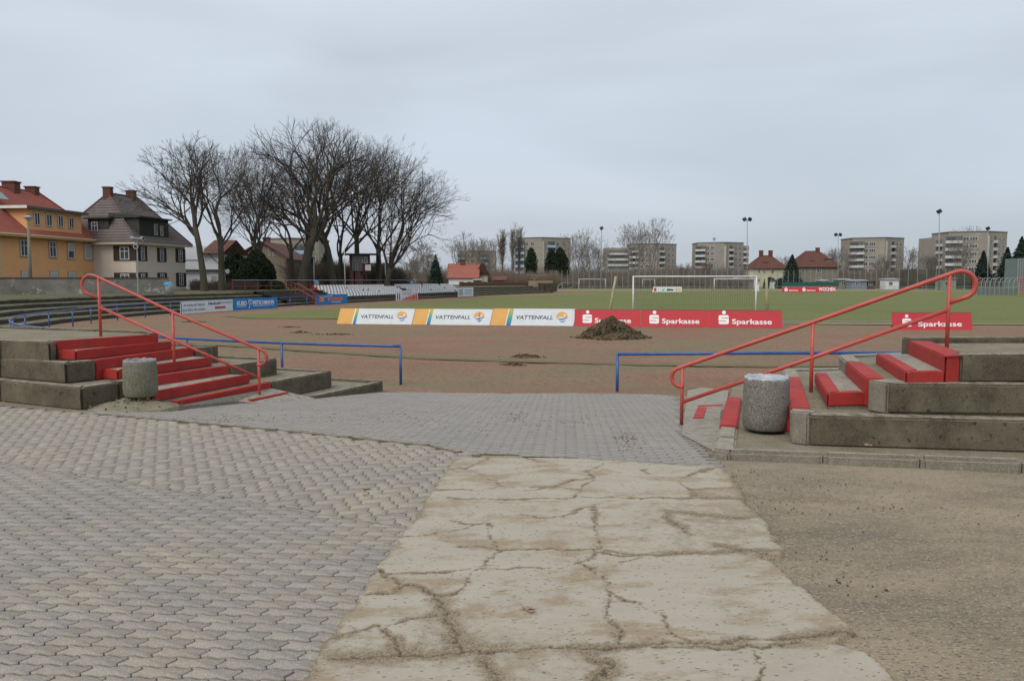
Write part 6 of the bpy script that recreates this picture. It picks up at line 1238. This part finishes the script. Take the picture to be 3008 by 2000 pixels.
block('apartment block with pale blue balconies behind the pointed evergreen', 335, 1519, 1592, 1675, 699, 5, M_balb, [('B', .86, 4.2), ('w', .60, 1.2), ('W', .38, 1.7)], [('B', .30, 4.2), ('s', .04, .5), ('W', .56, 1.4), ('w', .76, 1.4)])
block('small apartment block half hidden behind the red roofed cottage', 400, 1350, 1400, 1457, 738, 4, M_balb, [('B', .85, 4.), ('W', .5, 1.6), ('W', .25, 2)], [('B', .35, 4.2), ('W', .62, 1.4), ('w', .8, 1.2)])
block('long apartment block with white balconies behind the vase shaped tree', 385, 1850, 1921, 1984, 717, 6, M_balw, [('B', .82, 4.6), ('W', .50, 1.6), ('W', .25, 2.4)], [('B', .32, 3.6), ('s', .10, .5), ('W', .66, 1.4), ('w', .85, 1.3)], annex=(1780, 1850, 728, 392))
block('compact apartment block with a light corner strip right of the near goal', 385, 2046, 2128, 2180, 713, 5, M_balw, [('B', .88, 5), ('W', .62, 1.6), ('W', .42, 2.6)], [('B', .30, 3.2), ('s', .05, 1.2), ('w', .6, 1.6), ('w', .82, 1.6)], annex=(2181, 2200, 722, 392))
block('wide apartment block with pinkish balconies right of the brown roofed house', 330, 2498, 2600, 2648, 699, 5, M_balw, [('B', .86, 6), ('W', .58, 1.8), ('W', .38, 2.6)], [('B', .36, 3.2), ('s', .1, 1.0), ('w', .62, 1.4), ('w', .82, 1.4)])
block('rightmost apartment block with stacked cream balconies and bright white windows', 290, 2778, 2900, 2948, 681, 6, M_balw, [('B', .86, 5.6), ('W', .54, 1.9), ('W', .34, 2.6)], [('B', .32, 2.6), ('s', .08, 1.3), ('w', .62, 1.5), ('w', .82, 1.5)], annex=(2747, 2777, 697, 300))
block('orange topped apartment block glimpsed behind the big trees', 210, 778, 850, 940, 702, 4, M_balb, [('W', .7, 2), ('W', .3, 2)], [('B', .4, 4), ('W', .75, 2)])
# ------------------------------------------------------------ left boundary wall and lamps
M_wall = mat('stained boundary wall render', (.22, .205, .185), (.115, .108, .095), .55, 12, .38, .62, col3=(.40, .39, .38), s3=.9, lo3=.57, hi3=.66, rough=1, bump=.02, bscale=12)
A, B = P(-60, 866, 57), P(495, 863, 60); T = thing('boundary_wall', 'low grey stained wall in front of the orange and cream houses', 'wall', V(A.x, A.y, .5)); d = (V(B.x, B.y, 0) - V(A.x, A.y, 0)); Lw = d.length; d.normalize()
mb = MB(); mb.box(V((A.x + B.x) / 2, (A.y + B.y) / 2, 1.1), (Lw, .25, 1.34), rz=math.atan2(d.y, d.x)); mb.build('wall_body', M_wall, T); mb = MB(); mb.box(V((A.x + B.x) / 2, (A.y + B.y) / 2, 1.80), (Lw + .1, .36, .06), rz=math.atan2(d.y, d.x)); mb.build('coping', M_riser, T)
b = P(90, 850, 62); b.z = .4; t = P(83, 655, 62); T = thing('street_lamp', 'concrete street lamp with a shallow cone head before the orange house', 'street lamp', b)
mb = MB(); mb.tube([b, t], [.16, .085], 10); mb.build('lamp_post', M_conctop, T, smooth=True); hd = P(83, 640, 62)
mb = MB(); mb.lathe([(.05, -.55), (.06, -.25), (.10, -.22), (.32, .02), (.36, .06), (.02, .18)], hd, 16); mb.build('lamp_head', mat('lamp head grey', (.45, .45, .43), rough=.5), T, smooth=True)
b = P(405, 850, 58); b.z = .5; t = P(403, 705, 58); T = thing('speaker_mast', 'thin mast with horn loudspeakers before the cream house', 'loudspeaker mast', b); mb = MB(); mb.tube([b, t], .045, 8); mb.build('mast', M_grey, T)
for dx, dz, az in ((0, -.5, -90), (.35, .1, 0), (-.25, .1, 180)):
    c = t + V(dx * .6, -.05, dz); a = R(az); dd = V(math.cos(a), math.sin(a), 0); mb = MB(); mb.tube([c - dd * .2, c, c + dd * .2, c + dd * .26], [.05, .06, .17, .19], 12); mb.tube([c + dd * .262, c + dd * .2], [.12, .03], 10, mi=1); mb.build('loudspeaker', [M_grey, M_black], T)
b = P(663, 850, 80); b.z = .5; t = P(659, 790, 80); T = thing('speaker_mast', 'short mast with one white horn loudspeaker right of the white house', 'loudspeaker mast', b); mb = MB(); mb.tube([b, t], .05, 6); mb.build('mast', M_grey, T); mb = MB(); c = P(663, 796, 80); mb.tube([c, c + V(.25, -.1, -.05)], [.06, .26], 10); mb.build('loudspeaker', M_white, T)
def blue_bin(px, py, Z, lb, z=.55):
    c = P(px, py, Z); T = thing('waste_bin', lb, 'waste bin', V(c.x, c.y, z)); mb = MB(); mb.lathe([(.02, 0), (.24, 0), (.30, .75), (.28, .8), (.26, .75)], V(c.x, c.y, z), 14); mb.build('bin_body', M_grey, T, smooth=True)
    mb = MB(); mb.lathe([(.31, .70), (.32, .80), (.30, .86), (.16, .93), (.02, .94)], V(c.x - .05, c.y, z), 14); mb.build('bin_lid', mat('light blue plastic', (.04, .26, .50), rough=.5), T, smooth=True)
blue_bin(498, 860, 55, 'grey waste bin with blue bag at the right end of the boundary wall'); blue_bin(930, 838, 86, 'blue bin behind the railing by the lamp post', .65); blue_bin(1210, 835, 118, 'blue tub beside the dark red shed', .5)
GP = 'white flagpoles'
for px0, px1, yt, Z, r, lb in ((1014, 1010, 690, 84, .05, 'white flagpole left of the control tower'), (1134, 1130, 735, 92, .05, 'white flagpole right of the control tower')):
    b, t = P(px0, 838, Z), P(px1, yt, Z); pole(lb, V(b.x, b.y, .6), t, r, r * .6, M_gw, 'flagpole', 'flagpole', GP)
b, t = P(923, 838, 84), P(922, 762, 84); pole('thin grey lamp post behind the railing, left of the flagpoles', V(b.x, b.y, .6), t, .045, .035, M_grey, 'lamp_post', 'post')
# control tower
M_rtim = mat('flaking red timber', (.14, .035, .03), (.09, .07, .06), 3, 10, rough=.9, stretch=(1, 1, .2)); M_gwall = mat('pale curtain', (.30, .30, .30), (.12, .12, .12), 4, rough=.5, stretch=(1, 1, .1))
Z = 93; a, b = P(1033, 838, Z), P(1087, 838, Z); T = thing('control_tower', 'small red timber announcer tower with flat overhanging roof among the trees', 'tower', V(a.x, Z, .6)); wz = P(1060, 797, Z).z; tz = P(1060, 750, Z).z; W_ = b.x - a.x
mb = MB(); mb.box((a.x + .22, Z, (wz + .6) / 2), (.44, 1.8, wz - .6)); mb.box((a.x + W_ * .42, Z, (wz + .6) / 2), (W_ * .30, 1.7, wz - .6)); mb.build('lower_walls', M_rtim, T); mb = MB(); mb.tube([(b.x - .3, Z - .8, .6), (b.x - .3, Z - .8, wz)], .05, 6); mb.build('corner_post', M_rtim, T)
mb = MB(); mb.box(((a.x + b.x) / 2 - .1, Z + .1, (wz + tz) / 2), (W_ - .1, 1.9, tz - wz)); mb.build('cabin', M_rtim, T); window(T, V(a.x + W_ * .40, Z - .87, (wz + tz) / 2), V(1, 0, 0), V(0, -1, 0), W_ * .52, (tz - wz) * .92, 'Vvh', mfr=M_gwall); window(T, V(a.x + W_ * .82, Z - .87, (wz + tz) / 2 + .4), V(1, 0, 0), V(0, -1, 0), W_ * .26, (tz - wz) * .4, 'v')
mb = MB(); mb.box(((a.x + b.x) / 2, Z, tz + .1), (P(1115, 750, Z).x - P(1013, 750, Z).x, 3.2, .14)); mb.build('flat_roof', M_slate, T)
for k, px in enumerate((1077, 1085)): c = P(px, 786, Z - 1.2); mb = MB(); mb.box(c, (.33, .06, .68)); mb.build('number_board', M_white, T)
Z = 110; a, b = P(1142, 838, Z), P(1200, 838, Z); T = thing('shed', 'low dark red shed with sloping black roof between the seat blocks', 'shed', V(a.x, Z, .5)); mb = MB(); mb.box(((a.x + b.x) / 2, Z + 1, .9), (b.x - a.x, 2, 1.1)); mb.build('wall', M_rtim, T)
p, q = P(1138, 827, Z - .5), P(1201, 817, Z - .5); mb = MB(); mb.add([p, q, q + V(0, 3.4, 0), p + V(0, 3.4, 0), p - V(0, 0, .15), q - V(0, 0, .35), q + V(0, 3.4, -.3), p + V(0, 3.4, -.15)], [(0, 1, 2, 3), (7, 6, 5, 4), (0, 4, 5, 1), (1, 5, 6, 2), (2, 6, 7, 3), (3, 7, 4, 0)]); mb.build('roof', M_slate, T)
# ------------------------------------------------------------ floodlights
def flood(label, px, Z, pyt, n, sq=False, pal=False):
    b = P(px, 840, Z); b.z = ZF; t = P(px, pyt, Z); T = thing('floodlight_mast', label, 'floodlight mast', b, group='floodlight masts'); mb = MB(); mb.tube([b, t], [.16, .08], 8); mb.build('mast', M_grey, T, smooth=True)
    for k in range(n):
        dx = 0 if n == 1 else (-.62 + 1.24 * k); c = t + V(dx, 0, .05); mb = MB(); mb.box(c, (.85 if not sq else 1.0, .35, .75), M=Matrix.Rotation(R(25 if k else -25), 3, 'Y') @ Matrix.Rotation(R(-20), 3, 'X')); mb.box(c - V(0, 0, .35), (.15, .15, .3)); mb.build('lamp_head', M_grey if pal else M_black, T, bevel=.05)
    mb = MB(); mb.box(t - V(0, 0, .35), (1.3 if n > 1 else .3, .08, .08)); mb.build('cross_arm', M_grey, T)
flood('floodlight mast with a single dark lamp right of the blue balcony block', 1767, 200, 671, 1); flood('tall floodlight mast with twin dark lamps behind the near goal', 2195, 182, 645, 2); flood('short floodlight mast in front of the compact apartment block', 2098, 240, 702, 1, pal=True)
flood('floodlight mast with twin lamps between the brown roofed house and wide block', 2462, 215, 690, 2); flood('tallest mast with one square lamp head above the right handrail', 2759, 165, 622, 1, True); flood('floodlight mast whose lamp tops the rightmost block', 2902, 185, 672, 1)
# ------------------------------------------------------------ tall ball fence
FN = thing('ball_fence', 'tall see-through ball fence of thin posts along the practice ground', 'fence', (45, 188, ZF)); pts_ = []
for k in range(62):
    px = 1618 + 16.2 * k; q = P(px, 850, 192); q.z = ZF; pts_.append(q)
    mb = MB(); mb.tube([q, q + V(0, 0, 4.6 + .15 * math.sin(k * 3))], .05, 5); mb.build('post', M_grey, FN)
M_mesh = mat('thin fence wire', (.12, .16, .13), rough=.7); mb = MB()
for k in range(10): mb.tube([pts_[0] + V(0, 0, .5 * k + .05), pts_[-1] + V(0, 0, .5 * k + .05)], .010, 3)
for k in range(0, 61 * 4): q = pts_[0].lerp(pts_[-1], k / 244); mb.tube([q, q + V(0, 0, 4.5)], .008, 3)
mb.build('wire_mesh', M_mesh, FN)
NB = thing('net_fence', 'dense dark green net fence right of the ball fence', 'fence', (82, 176, ZF)); mb = MB(); q0_, q1_ = P(2640, 850, 176), P(2860, 850, 170); q0_.z = q1_.z = ZF
for k in range(9): q = q0_.lerp(q1_, k / 8); m2 = MB(); m2.tube([q, q + V(0, 0, 4.7)], .055, 5); m2.build('post', M_grey, NB)
for k in range(150): q = q0_.lerp(q1_, k / 149); mb.tube([q, q + V(0, 0, 4.6)], .022, 3)
for k in range(40): mb.tube([q0_ + V(0, 0, .115 * k), q1_ + V(0, 0, .115 * k)], .016, 3)
mb.build('net', mat('dark green net', (.03, .045, .035), rough=.9), NB)
LR = thing('pitch_barrier', 'low pale rail running along the far side of the pitch', 'railing', (60, 152, ZF)); q0_, q1_ = P(1700, 855, 152), P(3040, 858, 148); q0_.z = q1_.z = ZF
for z in (.95, .5): mb = MB(); mb.tube([q0_ + V(0, 0, z), q1_ + V(0, 0, z)], .035, 5); mb.build('rail', M_grey, LR)
for k in range(34): q = q0_.lerp(q1_, k / 33); mb = MB(); mb.tube([q, q + V(0, 0, .95)], .035, 5); mb.build('post', M_grey, LR)
mb = MB(); a, b = P(2296, 845, 156), P(2470, 845, 155); mb.box(((a.x + b.x) / 2, 156, ZF + 1.3), (b.x - a.x, .05, 1.0)); tag(mb.build('windbreak_screen', mat('teal green screen', (.02, .09, .085), rough=.8)), 'teal green screen strip above the far red boards', 'screen')
# tan end wall of the far terrace and little structures
Z = 138; a, b = P(1552, 846, Z), P(1624, 846, Z); M_tim = mat('tan timber', (.30, .235, .14), (.22, .17, .10), 1.5, rough=.95)
mb = MB(); mb.box(((a.x + b.x) / 2, Z, .45), (b.x - a.x, .25, 2.1)); o = mb.build('timber_screen', M_tim, bevel=.03); tag(o, 'tan timber screen at the far end of the terrace', 'fence')
mb = MB(); c = P(1608, 850, 136); mb.box((c.x, 136, ZF + .95), (3.2, 2.6, 1.5)); mb.box((c.x - 1.0, 134.6, ZF + .7), (.7, .5, 1.2)); o = mb.build('concrete_block_store', M_riser, bevel=.05); tag(o, 'dark mossy concrete block below the tan timber screen', 'block')
Z = 160; c = P(1570, 838, Z); T = thing('clothes_post', 'pale forked clothes post beyond the far terrace', 'post', V(c.x, Z, ZF)); t = P(1570, 810, Z); mb = MB(); mb.tube([V(c.x, Z, ZF), V(c.x, Z, t.z - .6)], .08, 6); mb.build('post', M_tim, T); mb = MB()
for s in (-1, 1): mb.tube([V(c.x, Z, t.z - .7), V(c.x + s * .7, Z, t.z)], .07, 6)
mb.tube([V(c.x - 1.8, Z, t.z + .1), V(c.x + 2.6, Z, t.z + .1)], .06, 6); mb.build('crosspiece', M_tim, T)
def hut(label, px0, px1, py0, Z, mw, mr, name='garden_hut', cat='hut'):
    a, b = P(px0, 845, Z), P(px1, 845, Z); zt = P(px0, py0, Z).z; T = thing(name, label, cat, V(a.x, Z, ZF)); mb = MB(); mb.box(((a.x + b.x) / 2, Z + 1.5, (zt + ZF) / 2), (b.x - a.x, 3, zt - ZF)); mb.build('wall', mw, T)
    mb = MB(); mb.prism([(a.x - .2, Z - .3), (b.x + .2, Z - .3), (b.x + .2, Z + 3.3), (a.x - .2, Z + 3.3)], zt, [zt + .12, zt + .22, zt + .4, zt + .3]); mb.build('roof', mr, T); window(T, V(a.x * .65 + b.x * .35, Z - .01, ZF + 1.4), V(1, 0, 0), V(0, -1, 0), .9, .8, 'v')
M_bluegrey = mat('blue grey sheet metal', (.20, .24, .28), (.17, .20, .23), 1, rough=.6)
hut('blue grey metal container right of the small far sheds', 2502, 2546, 826, 182, M_bluegrey, M_grey, 'container', 'container'); hut('dark brown garden hut right of the blue grey container', 2548, 2570, 828, 183, M_rtim, M_slate); hut('low pale carport roof shed left of the blue grey container', 2464, 2500, 823, 186, M_greyr, M_grey)
hut('brownish garden hut under the grey brown house', 2410, 2432, 826, 186, M_tim, M_grey); hut('small white caravan like hut beneath the wide apartment block', 2602, 2642, 822, 182, M_white, M_grey); hut('pale green hut behind the upper end of the right handrail', 2768, 2808, 819, 178, mat('pale green wall', (.45, .50, .38), rough=.8), M_grey)
hut('long pinkish low building seen through the far goal', 2105, 2215, 823, 210, mat('pinkish render', (.34, .25, .24), (.28, .20, .19), 1, rough=.9), M_grey, 'low_building', 'building'); hut('whitish garden hut beside the round dark bush', 2272, 2300, 826, 200, M_white, M_slate); hut('small green hut behind the farther seat block', 1390, 1412, 824, 160, mat('dull green wall', (.07, .10, .07), rough=.9), M_grey)
mb = MB(); c = P(2222, 852, 145); mb.box((c.x, 145, ZF + .75), (.75, .7, 1.3)); mb.box((c.x, 145, ZF + 1.45), (.85, .8, .08)); tag(mb.build('utility_box', M_white, bevel=.03), 'small white utility box right of the far goal', 'box')
# garden fence behind seats
GFc = thing('garden_fence', 'weathered paling fence behind the farther seats and terrace', 'fence', (0, 140, 0)); mb = MB(); q0_, q1_ = P(1350, 835, 132), P(1560, 835, 150)
for k in range(90): q = q0_.lerp(q1_, k / 89); mb.box((q.x, q.y, .5 + .5 * .0), (.16, .03, 1.6 + .1 * math.sin(k * 7)))
mb.build('palings', M_rtim, GFc); mb = MB(); mb.tube([V(q0_.x, q0_.y + .05, .9), V(q1_.x, q1_.y + .05, .9)], .04, 5); mb.build('rail', M_tim, GFc)
# ------------------------------------------------------------ red framed players' tunnel at the right
Zt = 112; a, b = P(2868, 868, Zt), P(2990, 872, Zt - 5); a.z = b.z = ZF; T = thing('players_tunnel', 'grey mesh players tunnel with red end frames at the right edge', 'tunnel', a); d = (b - a).normalized(); bk = V(-d.y, d.x, 0); Lt = (b - a).length
for s in [k / 9 for k in range(10)]:
    q = a.lerp(b, s); mb = MB(); mb.tube([q, q + V(0, 0, 1.9), q + bk * .25 + V(0, 0, 2.35), q + bk * 1.0 + V(0, 0, 2.55), q + bk * 1.8 + V(0, 0, 2.3), q + bk * 2 + V(0, 0, 1.9), q + bk * 2], .045, 6); mb.build('hoop', M_grey, T)
mb = MB()
for z in (.05, 1.15, 1.2, 2.0): mb.tube([a + V(0, 0, z), b + V(0, 0, z)], .03, 5)
mb.build('side_rail', M_grey, T); mb = MB()
for k in range(90): q = a.lerp(b, k / 89); mb.tube([q, q + V(0, 0, 2.0)], .012, 3)
for k in range(16): mb.tube([a + V(0, 0, .13 * k), b + V(0, 0, .13 * k)], .012, 3)
mb.build('mesh_panel', M_mesh, T); mb = MB(); mb.box((a + b) / 2 + V(0, .06, .58), (Lt, .02, 1.05), rz=math.atan2(d.y, d.x)); mb.build('lower_panel', mat('pale grey sheet', (.24, .28, .28), rough=.7), T)
for q, w_ in ((a - d * .35, .5), (b + d * .3, .7)):
    mb = MB()
    for s_ in (-.5, .5):
        for k_ in (0, 2): mb.tube([q + d * s_ * w_ + bk * k_ * .9, q + d * s_ * w_ + bk * k_ * .9 + V(0, 0, 2.4)], .05, 6)
    for z in (.4, 1.2, 2.1, 2.4): mb.tube([q - d * w_ * .5 + V(0, 0, z), q + d * w_ * .5 + V(0, 0, z)], .045, 5)
    mb.tube([q + V(0, 0, 2.4), q + bk * .9 + V(0, 0, 2.7), q + bk * 1.8 + V(0, 0, 2.4)], .05, 5); mb.build('red_frame', M_sred, T)
mb = MB(); a, b = P(2987, 845, 150), P(3060, 845, 150); zt = P(2990, 759, 150).z
mb.box(((a.x + b.x) / 2, 152, (zt + ZF) / 2), (b.x - a.x, 4, zt - ZF))
for k in range(12): mb.box((a.x + (b.x - a.x) * k / 11, 149.95, (zt + ZF) / 2), (.12, .12, zt - ZF), mi=1)
tag(mb.build('metal_hall', [mat('grey green cladding', (.16, .20, .20), (.13, .17, .17), 1, rough=.6), M_grey]), 'grey green metal clad hall at the right picture edge', 'hall')
